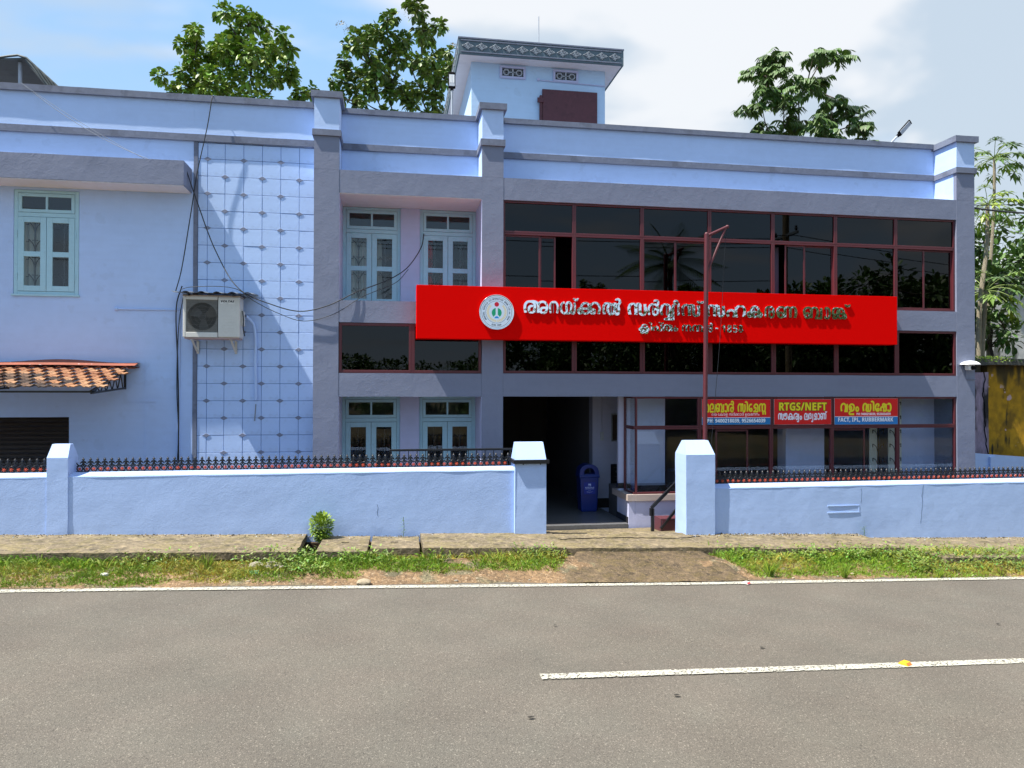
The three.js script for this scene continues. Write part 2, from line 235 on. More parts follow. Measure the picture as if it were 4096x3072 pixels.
{ // ramp from the road up to the gateway
  const n = 44, m = 22, pos = [], idx = [];
  for (let j = 0; j <= m; j++) for (let i = 0; i <= n; i++) { const t = j / m, s = i / n, xl = lerp(2.62, 2.18, t) + 0.10 * (fbm3(t * 4, 2, 1, 3) - 0.5), xr = lerp(4.75, 5.02, Math.sin(t * 1.6)) + 0.12 * (fbm3(t * 4, 7, 1, 3) - 0.5), x = lerp(xl, xr, s), z = lerp(2.46, 3.55, t), side = Math.min(s, 1 - s);
    pos.push(x, gy(x) + lerp(0.205, 0.012, Math.pow(t, 0.85)) - 0.10 * step(0.05, 0, side) + 0.024 * (fbm3(x * 3, z * 4, 3, 4) - 0.5), z); }
  for (let j = 0; j < m; j++) for (let i = 0; i < n; i++) { const a = j * (n + 1) + i, b = a + n + 1; idx.push(a, b, a + 1, b, b + 1, a + 1); }
  const g = new THREE.BufferGeometry(); g.setAttribute('position', new THREE.Float32BufferAttribute(pos, 3)); g.setIndex(idx); g.computeVertexNormals(); uvw(g); mesh('ramp', g, M.apron, footpath);
}
{ // crack across the gateway concrete
  const pts = []; srand(5); for (let i = 0; i <= 30; i++) { const x = lerp(2.6, 5.0, i / 30); pts.push([x, gy(x) + 0.250, 1.86 - 0.12 * Math.sin(i * 0.12) + rr(-0.02, 0.02) + (i > 24 ? -(i - 24) * 0.045 : 0)]); }
  const g = tube(pts, 0.006, 90, 4); g.scale(1, 1, 1); mesh('crack', g, M.dark, footpath);
}

// ------------------------------------------------------------------ bank building
const bank = thing('bank_building', 'two storey blue plastered bank with grey pillars and a band of dark windows', 'building');
const W = (n, g, m, p = bank) => mesh(n, g, m, p);
const BAYS = [1.98, 3.3, 4.6, 5.93, 7.22, 8.53, 9.83, 11.14];
// pillars: grey shaft, projecting band, blue block and cap
for (const [x0, x1, b0, b1, c0, c1] of [[-1.33, -0.905, 6.895, 7.0, 7.555, 7.66], [1.595, 1.98, 6.88, 6.995, 7.53, 7.64], [11.14, 11.545, 6.86, 6.97, 7.48, 7.60]]) {
  W('pillar', rough(x0, x1, -0.8, 6.32, -0.95, 0, 0.004), M.grey);
  W('pillar', rough(x0, x1, 6.322, b0 - 0.002, -0.08, 0, 0.003), M.grey); W('pillar_side', rough(x0 + 0.002, x1 - 0.002, 6.322, b0 - 0.002, -0.74, -0.082, 0.003), M.blue);
  W('pillar_band', rough(x0 - 0.03, x1 + 0.03, b0, b1, -0.74, 0.035, 0.003), M.trim);
  W('pillar_block', rough(x0, x1, b1 + 0.002, c0 - 0.002, -0.74, 0, 0.004), M.blue);
  W('pillar_cap', rough(x0 - 0.055, x1 + 0.055, c0, c1, -0.76, 0.055, 0.004), M.trim);
}
// beams
W('beam', rough(-0.903, 1.593, 5.925, 6.32, -0.95, -0.004, 0.004), M.grey); W('beam', rough(1.982, 11.138, 5.925, 6.32, -0.8, -0.004, 0.004), M.grey);
W('beam', rough(-0.903, 1.593, 3.672, 4.055, -0.95, -0.004, 0.004), M.grey); W('beam', rough(1.982, 11.138, 3.69, 4.085, -0.5, -0.004, 0.004), M.grey);
W('beam', rough(-0.903, 1.593, 2.38, 2.79, -0.95, -0.004, 0.004), M.grey); W('beam', rough(1.982, 11.138, 2.385, 2.80, -0.5, -0.004, 0.004), M.grey);
W('soffit', box(-0.9, 1.59, 5.915, 5.924, -0.95, -0.01), M.soffit);
// parapet walls set back from the pillars
for (const [x0, x1] of [[-0.903, 1.593], [1.982, 11.138]]) {
  W('parapet', rough(x0, x1, 6.2, 7.52, -0.80, -0.62, 0.003), M.blue);
  W('parapet_band', rough(x0, x1, 6.86, 6.975, -0.66, -0.575, 0.003), M.trim); W('coping', rough(x0, x1, 7.515, 7.61, -0.85, -0.555, 0.004), M.trim);
}
// left wing: wall with a window opening and a shutter opening
const LZ = -0.62;
W('wall', rough(-14, -6.34, 2.02, 7.6, -0.92, LZ, 0.002), M.blue); W('wall', rough(-6.34, -5.31, 5.9, 7.6, -0.92, LZ, 0.002), M.blue); W('wall', rough(-6.34, -5.31, 2.02, 4.115, -0.92, LZ, 0.002), M.blue);
W('wall', rough(-5.31, -3.45, 2.02, 7.6, -0.92, LZ, 0.002), M.blue); W('wall', rough(-5.45, -3.45, -0.8, 2.02, -0.92, LZ, 0.002), M.blue);
W('wall', rough(-3.449, -1.332, 6.872, 7.6, -0.92, LZ, 0.003), M.blue); W('tile_bed', box(-3.40, -1.332, -0.8, 6.86, -0.92, LZ - 0.012), M.groove);
W('wall_strip', rough(-3.448, -3.378, -0.8, 6.868, -0.92, LZ + 0.012, 0.002), M.trim);
W('wall_band', rough(-14, -1.334, 6.875, 6.993, -0.7, LZ + 0.045, 0.003), M.trim); W('coping', rough(-14, -1.334, 7.575, 7.685, -0.95, LZ + 0.06, 0.004), M.trim);
{ // scored square tiles and the raised diamonds on every second corner
  const xs = [-3.376, -3.217, -2.923, -2.606, -2.288, -1.969, -1.647, -1.332], ys = [6.86]; for (let y = 6.577; y > 0.2; y -= 0.3055) ys.push(y); ys.push(-0.05);
  const cache = new Map(); srand(41);
  for (let j = 0; j < ys.length - 1; j++) for (let i = 0; i < xs.length - 1; i++) { const w = xs[i + 1] - xs[i] - 0.008, h = ys[j] - ys[j + 1] - 0.008, key = w.toFixed(3) + h.toFixed(3);
    if (!cache.has(key)) cache.set(key, uvw(new RoundedBoxGeometry(w, h, 0.03, 1, 0.004)));
    const m = W('tile', cache.get(key), M.tile); m.position.set((xs[i] + xs[i + 1]) / 2, (ys[j] + ys[j + 1]) / 2, LZ - 0.015 + rr(-0.0015, 0.0015)); m.rotation.set(rr(-0.006, 0.006), rr(-0.006, 0.006), 0); }
  const d = new THREE.Shape(); d.moveTo(-0.062, 0); d.lineTo(0, 0.034); d.lineTo(0.062, 0); d.lineTo(0, -0.034); d.closePath();
  const dg = new THREE.ExtrudeGeometry(d, { depth: 0.002, bevelEnabled: true, bevelThickness: 0.005, bevelSize: 0.004, bevelSegments: 1 });
  for (let j = 1; j < ys.length - 1; j++) for (let i = 1; i < xs.length - 1; i++) if ((i + j) % 2 === 0) { const m = W('diamond', dg, M.grey); m.position.set(xs[i], ys[j], LZ); m.rotation.z = rr(-0.03, 0.03); }
}
{ // sun shade slab over the left windows
  W('sunshade', rough(-14, -3.48, 5.955, 6.372, -0.615, -0.1, 0.006), M.grey); W('sunshade_soffit', box(-14, -3.49, 5.944, 5.954, -0.615, -0.11), M.soffit);
}
// floors, roof, partitions and back wall of the shell
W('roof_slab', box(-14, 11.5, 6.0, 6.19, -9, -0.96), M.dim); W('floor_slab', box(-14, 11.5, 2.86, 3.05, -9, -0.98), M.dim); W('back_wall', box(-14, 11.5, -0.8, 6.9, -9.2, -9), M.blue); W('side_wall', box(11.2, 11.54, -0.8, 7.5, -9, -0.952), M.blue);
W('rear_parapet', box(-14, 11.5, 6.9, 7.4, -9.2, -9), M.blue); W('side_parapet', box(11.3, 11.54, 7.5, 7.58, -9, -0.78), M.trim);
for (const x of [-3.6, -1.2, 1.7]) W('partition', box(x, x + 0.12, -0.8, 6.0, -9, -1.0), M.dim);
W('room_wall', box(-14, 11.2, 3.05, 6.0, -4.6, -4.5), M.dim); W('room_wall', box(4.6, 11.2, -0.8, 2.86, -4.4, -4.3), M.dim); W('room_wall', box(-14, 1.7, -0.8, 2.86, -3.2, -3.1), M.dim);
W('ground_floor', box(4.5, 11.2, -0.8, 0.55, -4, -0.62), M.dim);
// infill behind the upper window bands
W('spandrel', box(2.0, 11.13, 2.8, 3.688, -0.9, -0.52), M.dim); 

function casement(x0, x1, y0, y1, z, opts = {}) { // painted wooden window: toplight with two panes over a pair of glazed leaves
  const w = new THREE.Group(); w.name = 'window'; bank.add(w); const tr = opts.transom, f = 0.062, T = opts.mat ?? M.teal;
  mesh('frame', [soft(x0, x0 + f, y0, y1, z - 0.1, z, 0.004), soft(x1 - f, x1, y0, y1, z - 0.1, z, 0.004), soft(x0 + f, x1 - f, y1 - 0.05, y1, z - 0.1, z, 0.004), soft(x0 + f, x1 - f, y0, y0 + 0.045, z - 0.1, z, 0.004), soft(x0 + f, x1 - f, tr, tr + 0.07, z - 0.1, z + 0.002, 0.004)], T, w);
  const sash = (a0, a1, b0, b1, s, rows, cols, zz) => { const wd = (a1 - a0 - s * 2 - (cols - 1) * s * 0.62) / cols, ht = (b1 - b0 - s * 2 - (rows - 1) * s * 0.95) / rows, gs = [soft(a0, a0 + s, b0, b1, zz - 0.035, zz, 0.004), soft(a1 - s, a1, b0, b1, zz - 0.035, zz, 0.004), soft(a0 + s, a1 - s, b0, b0 + s, zz - 0.035, zz, 0.004), soft(a0 + s, a1 - s, b1 - s, b1, zz - 0.035, zz, 0.004)];
    for (let c = 1; c < cols; c++) { const x = a0 + s + c * wd + (c - 1) * s * 0.62; gs.push(soft(x, x + s * 0.62, b0 + s, b1 - s, zz - 0.033, zz - 0.002, 0.003)); }
    for (let r = 1; r < rows; r++) { const y = b0 + s + r * ht + (r - 1) * s * 0.95; gs.push(soft(a0 + s, a1 - s, y, y + s * 0.95, zz - 0.033, zz - 0.002, 0.003)); }
    mesh('sash', gs, T, w);
    for (let r = 0; r < rows; r++) for (let c = 0; c < cols; c++) { const xa = a0 + s + c * (wd + s * 0.62), ya = b0 + s + r * (ht + s * 0.95); paneAt(xa - 0.003, xa + wd + 0.003, ya - 0.003, ya + ht + 0.003, zz - 0.019, M.clear, w); } };
  sash(x0 + f + 0.004, x1 - f - 0.004, tr + 0.075, y1 - 0.055, 0.055, 1, 2, z + 0.004);
  const xm = (x0 + x1) / 2;
  sash(x0 + f + 0.003, xm - 0.003, y0 + 0.05, tr - 0.005, 0.092, opts.rows ?? 2, 1, z + 0.008); sash(xm + 0.003, x1 - f - 0.003, y0 + 0.05, tr - 0.005, 0.092, opts.rows ?? 2, 1, z + 0.006);
  for (const hx of [x0 + 0.05, x1 - 0.05]) for (const hy of [y0 + 0.3, tr - 0.3]) mesh('hinge', box(hx - 0.008, hx + 0.008, hy - 0.06, hy + 0.06, z + 0.001, z + 0.012), T, w);
  const gr = []; // wrought iron grille just inside the panes
  for (const s of [-1, 1]) { const cx = lerp(x0, x1, 0.5 + s * 0.23), a = x1 - x0; gr.push(flatBar([cx, y0 + 0.1, z - 0.13], [cx, tr - 0.05, z - 0.13], 0.02, 0.016));
    for (let y = y0 + 0.22; y < tr - 0.15; y += 0.3) { gr.push(flatBar([cx - 0.05, y + 0.12, z - 0.13], [cx + 0.05, y + 0.12, z - 0.13], 0.012, 0.01));
      for (const d of [-1, 1]) { gr.push(tube([[cx, y - 0.06, z - 0.13], [cx + d * 0.03, y + 0.05, z - 0.13], [cx + d * 0.10, y + 0.14, z - 0.13]], 0.0085, 8, 4)); gr.push(flatBar([cx + d * 0.10, y + 0.14, z - 0.13], [cx + d * 0.10, y + 0.09, z - 0.13], 0.01, 0.01), flatBar([cx + d * 0.10, y + 0.09, z - 0.13], [cx + d * 0.14, y + 0.09, z - 0.13], 0.01, 0.01)); } } }
  mesh('grille', gr, M.blackIron, w);
  for (const [cx0, cx1, mat] of opts.curtains ?? []) { const n = 26, g = new THREE.PlaneGeometry(cx1 - cx0, tr - y0, n, 1), p = g.attributes.position; for (let i = 0; i < p.count; i++) p.setZ(i, 0.02 * Math.sin((i % (n + 1)) * 1.1)); g.computeVertexNormals(); g.translate((cx0 + cx1) / 2, (tr + y0) / 2, z - 0.2); mesh('curtain', g, mat, w); }
  return w;
}
casement(-6.332, -5.314, 4.12, 5.895, LZ + 0.006, { transom: 5.44, curtains: [[-6.3, -5.82, M.curtain]] });
W('window_sill', rough(-6.36, -5.29, 4.085, 4.117, -0.8, LZ + 0.03, 0.002, 0.06), M.teal);
const RZ = -0.945;
casement(-0.9, 0.163, 4.06, 5.91, RZ, { transom: 5.43, curtains: [[-0.85, -0.42, M.curtain], [-0.28, -0.18, M.curtain]] }); casement(0.523, 1.588, 4.06, 5.91, RZ, { transom: 5.43, curtains: [[0.6, 0.78, M.curtainRed]] });
casement(-0.9, 0.163, -0.2, 2.375, RZ, { transom: 1.9, rows: 2, mat: M.teal }); casement(0.523, 1.588, -0.2, 2.375, RZ, { transom: 1.9, rows: 2, mat: M.teal });
for (const [y0, y1] of [[4.058, 5.913], [-0.8, 2.378]]) W('mullion_pier', rough(0.165, 0.521, y0, y1, -1.1, RZ + 0.05, 0.003), M.lilac);
W('jamb', box(-0.904, -0.898, 4.057, 5.92, -0.94, -0.006), M.lilac); W('jamb', box(1.588, 1.594, 4.057, 5.92, -0.94, -0.006), M.lilac); W('jamb', box(-0.904, -0.898, -0.6, 2.378, -0.94, -0.006), M.lilac); W('jamb', box(1.588, 1.594, -0.6, 2.378, -0.94, -0.006), M.lilac);
{ // umbrella hung inside the right-hand recessed window
  const g = new THREE.ConeGeometry(0.26, 0.3, 8, 1, true); g.translate(0.98, 4.55, RZ - 0.5); W('cloth_hanging', g, M.curtainRed);
}
{ // rolled steel shutter in the low left opening
  const s = new THREE.Group(); s.name = 'rolling_shutter'; bank.add(s); const sl = new THREE.CylinderGeometry(0.045, 0.045, 8.5, 8, 1, false, 0, Math.PI); sl.rotateZ(Math.PI / 2); sl.scale(1, 1, 0.4); sl.rotateX(Math.PI);
  for (let y = -0.4; y < 2.05; y += 0.088) { const m = mesh('slat', sl, M.shutter, s); m.position.set(-9.7, y, -2.7); m.rotation.x = Math.PI; }
}
// dark glass bands: frame, mullions, panes
function paneAt(x0, x1, y0, y1, z, mat, parent) { const m = mesh('pane', new THREE.BoxGeometry(x1 - x0, y1 - y0, 0.005), mat, parent); m.position.set((x0 + x1) / 2, (y0 + y1) / 2, z); m.rotation.set(rr(-0.005, 0.005), rr(-0.006, 0.006), 0); return m; } // panes sit a little out of true
function fixedBay(name, x0, x1, y0, y1, z, mat, fw = 0.05) { const w = new THREE.Group(); w.name = name; bank.add(w); mesh('frame', [soft(x0, x0 + fw, y0, y1, z - 0.06, z, 0.004), soft(x1 - fw, x1, y0, y1, z - 0.06, z, 0.004), soft(x0 + fw, x1 - fw, y0, y0 + fw, z - 0.06, z, 0.004), soft(x0 + fw, x1 - fw, y1 - fw, y1, z - 0.06, z, 0.004)], M.maroon, w); if (mat) paneAt(x0 + fw - 0.004, x1 - fw + 0.004, y0 + fw - 0.004, y1 - fw + 0.004, z - 0.031, mat, w); return w; }
srand(77);
for (let i = 0; i < 7; i++) { // upper storey
  const a = BAYS[i] + (i ? 0.001 : 0.004), b = BAYS[i + 1] - (i < 6 ? 0.001 : 0.004); fixedBay('window', a, b, 5.345, 5.922, -0.045, M.tint, 0.034);
  const y0 = 4.09, y1 = 5.343, split = [[[a + 0.02, a + 0.69, -0.075, 1], [a + 0.68, a + 0.98, -0.1, 1]], null, [[a + 0.02, a + 0.67, -0.08, 1], [a + 0.66, b - 0.02, -0.1, 1]], null, [[a + 0.26, a + 0.68, -0.08, 1], [a + 0.67, b - 0.02, -0.1, 1]], null, [[a + 0.02, a + 0.65, -0.08, 1], [a + 0.64, b - 0.02, -0.1, 1]]][i];
  const w = fixedBay('window', a, b, y0, y1, -0.045, split ? null : M.tint, 0.034);
  for (const [s0, s1, z] of split ?? []) { mesh('sash', [soft(s0, s0 + 0.032, y0 + 0.035, y1 - 0.035, z - 0.02, z, 0.003), soft(s1 - 0.032, s1, y0 + 0.035, y1 - 0.035, z - 0.02, z, 0.003), soft(s0 + 0.032, s1 - 0.032, y0 + 0.035, y0 + 0.065, z - 0.02, z, 0.003), soft(s0 + 0.032, s1 - 0.032, y1 - 0.065, y1 - 0.035, z - 0.02, z, 0.003)], M.maroon, w); paneAt(s0 + 0.028, s1 - 0.028, y0 + 0.06, y1 - 0.06, z - 0.0105, M.tint, w); }
  const lw = fixedBay('window', BAYS[i] + (i ? 0.001 : 0.004), b, 2.803, 3.688, -0.02, M.tint, 0.045);  // lower band
  for (let k = 0; k < 3; k++) mesh('blind', box(a + 0.22 + k * 0.42, a + 0.29 + k * 0.42, 2.85, 3.66, -0.165, -0.16), M.blind, lw);
}
W('inner_panel', box(7.26, 7.47, 4.15, 5.3, -0.3, -0.29), paint(C(0.13, 0.12, 0.17)));
for (const [a, b] of [[-0.9, 0.355], [0.357, 1.59]]) { const w = fixedBay('window', a, b, 2.795, 3.668, -0.02, M.tint, 0.05); for (let k = 0; k < 2; k++) mesh('blind', box(a + 0.42 + k * 0.45, a + 0.5 + k * 0.45, 2.86, 3.6, -0.165, -0.16), M.blind, w); }
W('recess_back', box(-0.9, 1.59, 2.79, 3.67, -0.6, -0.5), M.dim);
// shop front on the right with its glazed return
{
  const SY0 = 0.6, TY = 1.805, TOP = 2.38;
  W('sill', rough(4.46, 11.13, 0.46, 0.575, -0.34, 0.035, 0.003), M.stoneSill); W('sill', rough(4.30, 4.458, 0.462, 0.575, -0.95, 0.03, 0.003), M.stoneSill);
  W('stall_riser', rough(4.462, 11.13, -0.8, 0.458, -0.3, 0.0, 0.004), M.lilac); W('stall_riser', rough(4.33, 4.46, -0.8, 0.46, -0.62, -0.002, 0.003), M.lilac);
  W('window_ledge', rough(4.5, 11.1, 0.577, 0.70, -0.62, -0.3, 0.003), M.granite);
  const xs = [4.465, 5.72, 7.17, 8.435, 9.85, 11.13];
  for (let i = 0; i < 5; i++) { const a = xs[i] + 0.001, b = xs[i + 1] - 0.001; fixedBay('window', a, b, TY + 0.002, TOP, -0.02, M.clear, 0.034); const w = fixedBay('window', a, b, SY0 - 0.022, TY, -0.02, M.clear, 0.034);
    const sp = { 1: [a + 0.33, a + 0.99], 3: [a + 0.02, a + 0.72] }[i]; if (sp) mesh('sash', [soft(sp[0], sp[0] + 0.035, SY0 + 0.02, TY - 0.04, -0.075, -0.052, 0.003), soft(sp[1] - 0.035, sp[1], SY0 + 0.02, TY - 0.04, -0.075, -0.052, 0.003), soft(sp[0] + 0.035, sp[1] - 0.035, TY - 0.08, TY - 0.04, -0.075, -0.052, 0.003)], M.maroon, w); }
  const r = new THREE.Group(); r.name = 'window'; bank.add(r); // side return facing the porch
  for (const [a, b] of [[SY0 - 0.022, TY], [TY + 0.002, TOP]]) { mesh('frame', [soft(4.425, 4.462, a, b, -0.6, -0.565, 0.003), soft(4.425, 4.462, a, a + 0.03, -0.565, -0.022, 0.003), soft(4.425, 4.462, b - 0.03, b, -0.565, -0.022, 0.003)], M.maroon, r); mesh('pane', box(4.442, 4.447, a + 0.02, b - 0.02, -0.57, -0.02), M.clear, r); }
  W('pier', rough(4.325, 4.46, -0.8, 2.86, -0.70, -0.62, 0.002), M.lilac); W('pier_band', soft(4.312, 4.462, 0.615, 0.715, -0.71, -0.605, 0.003), M.granite);
  for (const [a, b] of [[4.5, 5.27], [7.81, 8.65], [10.3, 11.19]]) W('inner_wall', box(a, b, 0.5, 2.86, -0.95, -0.63), M.lilac);
  const g = []; for (let k = 0; k < 6; k++) for (const s of [9.62, 10.0]) { const y = 0.75 + k * 0.28; for (const d of [-1, 1]) { g.push(tube([[s, y - 0.06, -0.3], [s + d * 0.05, y + 0.08, -0.3], [s + d * 0.12, y + 0.13, -0.3]], 0.008, 8, 4)); g.push(flatBar([s + d * 0.12, y + 0.13, -0.3], [s + d * 0.12, y + 0.06, -0.3], 0.012, 0.012)); } } for (const s of [9.62, 10.0]) g.push(flatBar([s, 0.7, -0.3], [s, 2.6, -0.3], 0.016, 0.016)); mesh('window_grille', g, M.blackIron, bank);
  for (const [a, b] of [[9.53, 9.7], [9.95, 10.25]]) W('curtain', box(a, b, 0.7, 2.6, -0.46, -0.45), M.curtain);
}
// porch: floor, back wall, skirting, dark doorway
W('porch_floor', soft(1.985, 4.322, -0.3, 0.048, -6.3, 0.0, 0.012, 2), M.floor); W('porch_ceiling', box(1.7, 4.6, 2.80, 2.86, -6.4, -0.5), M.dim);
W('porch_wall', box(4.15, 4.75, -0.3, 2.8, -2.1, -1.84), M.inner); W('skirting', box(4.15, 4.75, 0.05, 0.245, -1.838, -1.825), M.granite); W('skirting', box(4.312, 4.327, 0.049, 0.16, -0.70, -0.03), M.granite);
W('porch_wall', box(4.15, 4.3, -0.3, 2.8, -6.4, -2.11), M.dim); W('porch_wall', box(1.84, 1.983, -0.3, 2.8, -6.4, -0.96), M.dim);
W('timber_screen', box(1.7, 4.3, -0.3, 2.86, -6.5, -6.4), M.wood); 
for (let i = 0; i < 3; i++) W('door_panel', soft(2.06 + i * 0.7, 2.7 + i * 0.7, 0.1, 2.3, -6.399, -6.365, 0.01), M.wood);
{ // tower on the roof
  const t = thing('roof_tower', 'pale blue stair tower with patterned grey eave and maroon shutter on the bank roof', 'tower');
  const z = -3.6, P = (n, g, m, p = t) => mesh(n, g, m, p);
  P('wall', rough(1.78, 4.93, 6.2, 10.0, -7.6, z, 0.003, 0.25), M.towerBlue);
  P('eave_slab', box(1.46, 5.25, 9.985, 10.04, -7.95, z + 0.36), M.soffit);
  const fr = P('eave_fascia', [rough(1.45, 5.26, 9.98, 10.33, z + 0.34, z + 0.375, 0.003), rough(1.45, 1.485, 9.98, 10.33, -7.95, z + 0.338, 0.003), rough(5.225, 5.26, 9.98, 10.33, -7.95, z + 0.338, 0.003)], paint(C(0.115, 0.165, 0.195), weatherMottle)); P('roof', box(1.44, 5.27, 10.33, 10.36, -7.97, z + 0.39), M.trim);
  P('fascia_frame', [soft(1.5, 5.21, 10.275, 10.3, z + 0.376, z + 0.39, 0.004), soft(1.5, 5.21, 10.02, 10.045, z + 0.376, z + 0.39, 0.004)], M.trim);
  const d = new THREE.Shape(); d.moveTo(-0.13, 0); d.quadraticCurveTo(-0.05, 0.03, 0, 0.085); d.quadraticCurveTo(0.05, 0.03, 0.13, 0); d.quadraticCurveTo(0.05, -0.03, 0, -0.085); d.quadraticCurveTo(-0.05, -0.03, -0.13, 0);
  const dg = new THREE.ExtrudeGeometry(d, { depth: 0.004, bevelEnabled: true, bevelThickness: 0.008, bevelSize: 0.012, bevelSegments: 1, curveSegments: 6 });
  const om = std({ color: C(0.30, 0.345, 0.39), roughness: 0.7, map: rep(tex(256, (u, v) => { const k = step(0.45, 0.6, pf(u, v, 30, 2, 911)); return [lerp(0.16, 1, k), lerp(0.18, 1, k), lerp(0.22, 1, k)]; }), 0.5) });
  for (let i = 0; i < 12; i++) P('ornament', dg, om).position.set(1.66 + i * 0.3085, 10.16, z + 0.377);
  const om2 = dg.clone(); om2.rotateY(-Math.PI / 2); for (let i = 0; i < 13; i++) P('ornament', om2, om).position.set(1.449, 10.16, z + 0.1 - i * 0.3085);
  for (const x of [2.73, 3.98]) { const v = new THREE.Group(); v.name = 'ventilator'; t.add(v); mesh('frame', [soft(x - 0.3, x + 0.3, 9.89, 9.94, z, z + 0.04, 0.004), soft(x - 0.3, x + 0.3, 9.655, 9.70, z, z + 0.04, 0.004), soft(x - 0.3, x - 0.25, 9.70, 9.89, z, z + 0.04, 0.004), soft(x + 0.25, x + 0.3, 9.70, 9.89, z, z + 0.04, 0.004)], M.lilac, v); mesh('backing', box(x - 0.25, x + 0.25, 9.7, 9.89, z + 0.001, z + 0.006), M.dark, v);
    const gr = []; for (let k = 0; k < 14; k++) gr.push(box(x - 0.24 + k * 0.037, x - 0.235 + k * 0.037, 9.7, 9.89, z + 0.01, z + 0.014)); for (let k = 0; k < 5; k++) gr.push(box(x - 0.25, x + 0.25, 9.71 + k * 0.04, 9.715 + k * 0.04, z + 0.01, z + 0.014)); for (const s of [-1, 1]) { const r = new THREE.TorusGeometry(0.062, 0.016, 6, 18); r.translate(x + s * 0.15, 9.795, z + 0.02); gr.push(r); } gr.push(box(x - 0.09, x + 0.09, 9.785, 9.805, z + 0.012, z + 0.026), box(x - 0.02, x + 0.02, 9.7, 9.89, z + 0.012, z + 0.026)); mesh('lattice', gr, M.galvPaint, v); }
  const dr = new THREE.Group(); dr.name = 'shutter'; t.add(dr); mesh('leaf', soft(3.42, 4.73, 8.2, 9.455, z + 0.01, z + 0.05, 0.006), M.maroonDoor, dr); mesh('hinge_post', soft(3.355, 3.41, 8.2, 9.3, z + 0.01, z + 0.07, 0.006), M.maroonDoor, dr); mesh('hinge', soft(3.3, 3.44, 9.13, 9.24, z + 0.05, z + 0.09, 0.006), M.maroonDoor, dr);
  P('conduit', [bar([3.38, 9.665, z + 0.02], [4.93, 9.63, z + 0.02], 0.012), ball(3.33, 9.675, z + 0.03, 0.035)], M.lilac); P('lightning_rod', bar([3.38, 10.35, -3.8], [3.38, 11.25, -3.8], 0.012), M.galvPaint);
}
// ------------------------------------------------------------------ compound wall, gate pillars, iron railings
function compoundWall(name, label, x0, x1, yTop, zf) {
  const w = thing(name, label, 'wall'), g = rough(x0, x1, -0.75, yTop, zf - 0.34, zf, 0.005, 0.075, 150); uvw(g); mesh('plaster', g, M.wall, w);
  const c = new THREE.BufferGeometry(), n = Math.ceil((x1 - x0) / 0.1), pos = [], idx = []; // sloped cement coping under the railing
  for (let i = 0; i <= n; i++) { const x = lerp(x0, x1, i / n), q = 0.009 * (fbm3(x * 2, 1, 1, 3) - 0.5); pos.push(x, yTop - 0.012, zf + 0.004 + q, x, yTop + 0.008 + q, zf - 0.012 + q * 2, x, yTop + 0.046, zf - 0.2, x, yTop + 0.046, zf - 0.3, x, yTop - 0.01, zf - 0.345); }
  for (let i = 0; i < n; i++) for (let k = 0; k < 4; k++) { const a = i * 5 + k, b = a + 5; idx.push(a, b, a + 1, b, b + 1, a + 1); }
  c.setAttribute('position', new THREE.Float32BufferAttribute(pos, 3)); c.setIndex(idx); let cg = c.toNonIndexed(); cg.computeVertexNormals(); uvw(cg); mesh('coping', cg, M.wall, w); return w;
}
const wallL = compoundWall('compound_wall', 'blue plastered street wall between the small ridged post and the strapped gate pillar', -13, 1.955, 1.222, 1.42);
const wallR = compoundWall('compound_wall', 'lower blue plastered street wall with a letter slot recess in front of the shop front', 5.34, 15, 0.862, 1.42);
{ // shallow plastered-over slot and patches
  const f = [box(8.02 - 0.6, 8.62 - 0.6, 0.505, 0.52, 1.40, 1.429), box(8.02 - 0.6, 8.62 - 0.6, 0.385, 0.405, 1.40, 1.430), box(8.60 - 0.6, 8.622 - 0.6, 0.405, 0.505, 1.40, 1.428)]; mesh('slot_edge', f.map((g) => uneven(g, 0.004, 9)), M.wall, wallR);
}
function gatePillar(label, x0, x1, zf, depth, y0, y1, inset, ridgeY, group) { // square post with a ridged cap
  const p = thing('gate_pillar', label, 'pillar'); mesh('shaft', rough(x0, x1, y0, y1, zf - depth, zf, 0.007, 0.07), M.wall, p);
  const zm0 = zf - depth * 0.36, zm1 = zf - depth * 0.64, v = [[x0, y1, zf], [x1, y1, zf], [x1, y1, zf - depth], [x0, y1, zf - depth], [x0 + inset, ridgeY, zm0], [x1 - inset, ridgeY, zm0], [x1 - inset, ridgeY, zm1], [x0 + inset, ridgeY, zm1]];
  const q = [[0, 1, 5, 4], [1, 2, 6, 5], [2, 3, 7, 6], [3, 0, 4, 7], [4, 5, 6, 7]], pos = [], uv = []; for (const f of q) for (const k of [0, 1, 2, 0, 2, 3]) { pos.push(...v[f[k]]); uv.push(v[f[k]][0], v[f[k]][1] + v[f[k]][2]); }
  const g = new THREE.BufferGeometry(); g.setAttribute('position', new THREE.Float32BufferAttribute(pos, 3)); g.setAttribute('uv', new THREE.Float32BufferAttribute(uv, 2)); g.computeVertexNormals(); mesh('cap', g, M.wall, p); return p;
}
const postL = gatePillar('small ridged wall post standing on the street wall below the tiled awning', -4.93, -4.645, 1.435, 0.36, -0.4, 1.50, 0.02, 1.69);
const pillarL = gatePillar('blue gate pillar with white ridged cap and a black iron strap around its neck', 1.96, 2.46, 1.485, 0.44, -0.5, 1.385, 0.02, 1.655);
const pillarR = gatePillar('tall blue gate pillar with ridged cap and no strap, in front of the handrail', 4.83, 5.335, 1.485, 0.48, -0.5, 1.43, 0.045, 1.655);
mesh('iron_strap', [soft(1.92, 2.50, 1.325, 1.388, 1.487, 1.535, 0.004), soft(1.92, 1.955, 1.325, 1.388, 1.0, 1.487, 0.004), soft(2.465, 2.50, 1.325, 1.388, 1.0, 1.487, 0.004), ball(2.08, 1.32, 1.52, 0.012, 6, 5), ball(2.36, 1.32, 1.52, 0.012, 6, 5)], M.blackIron, pillarL);
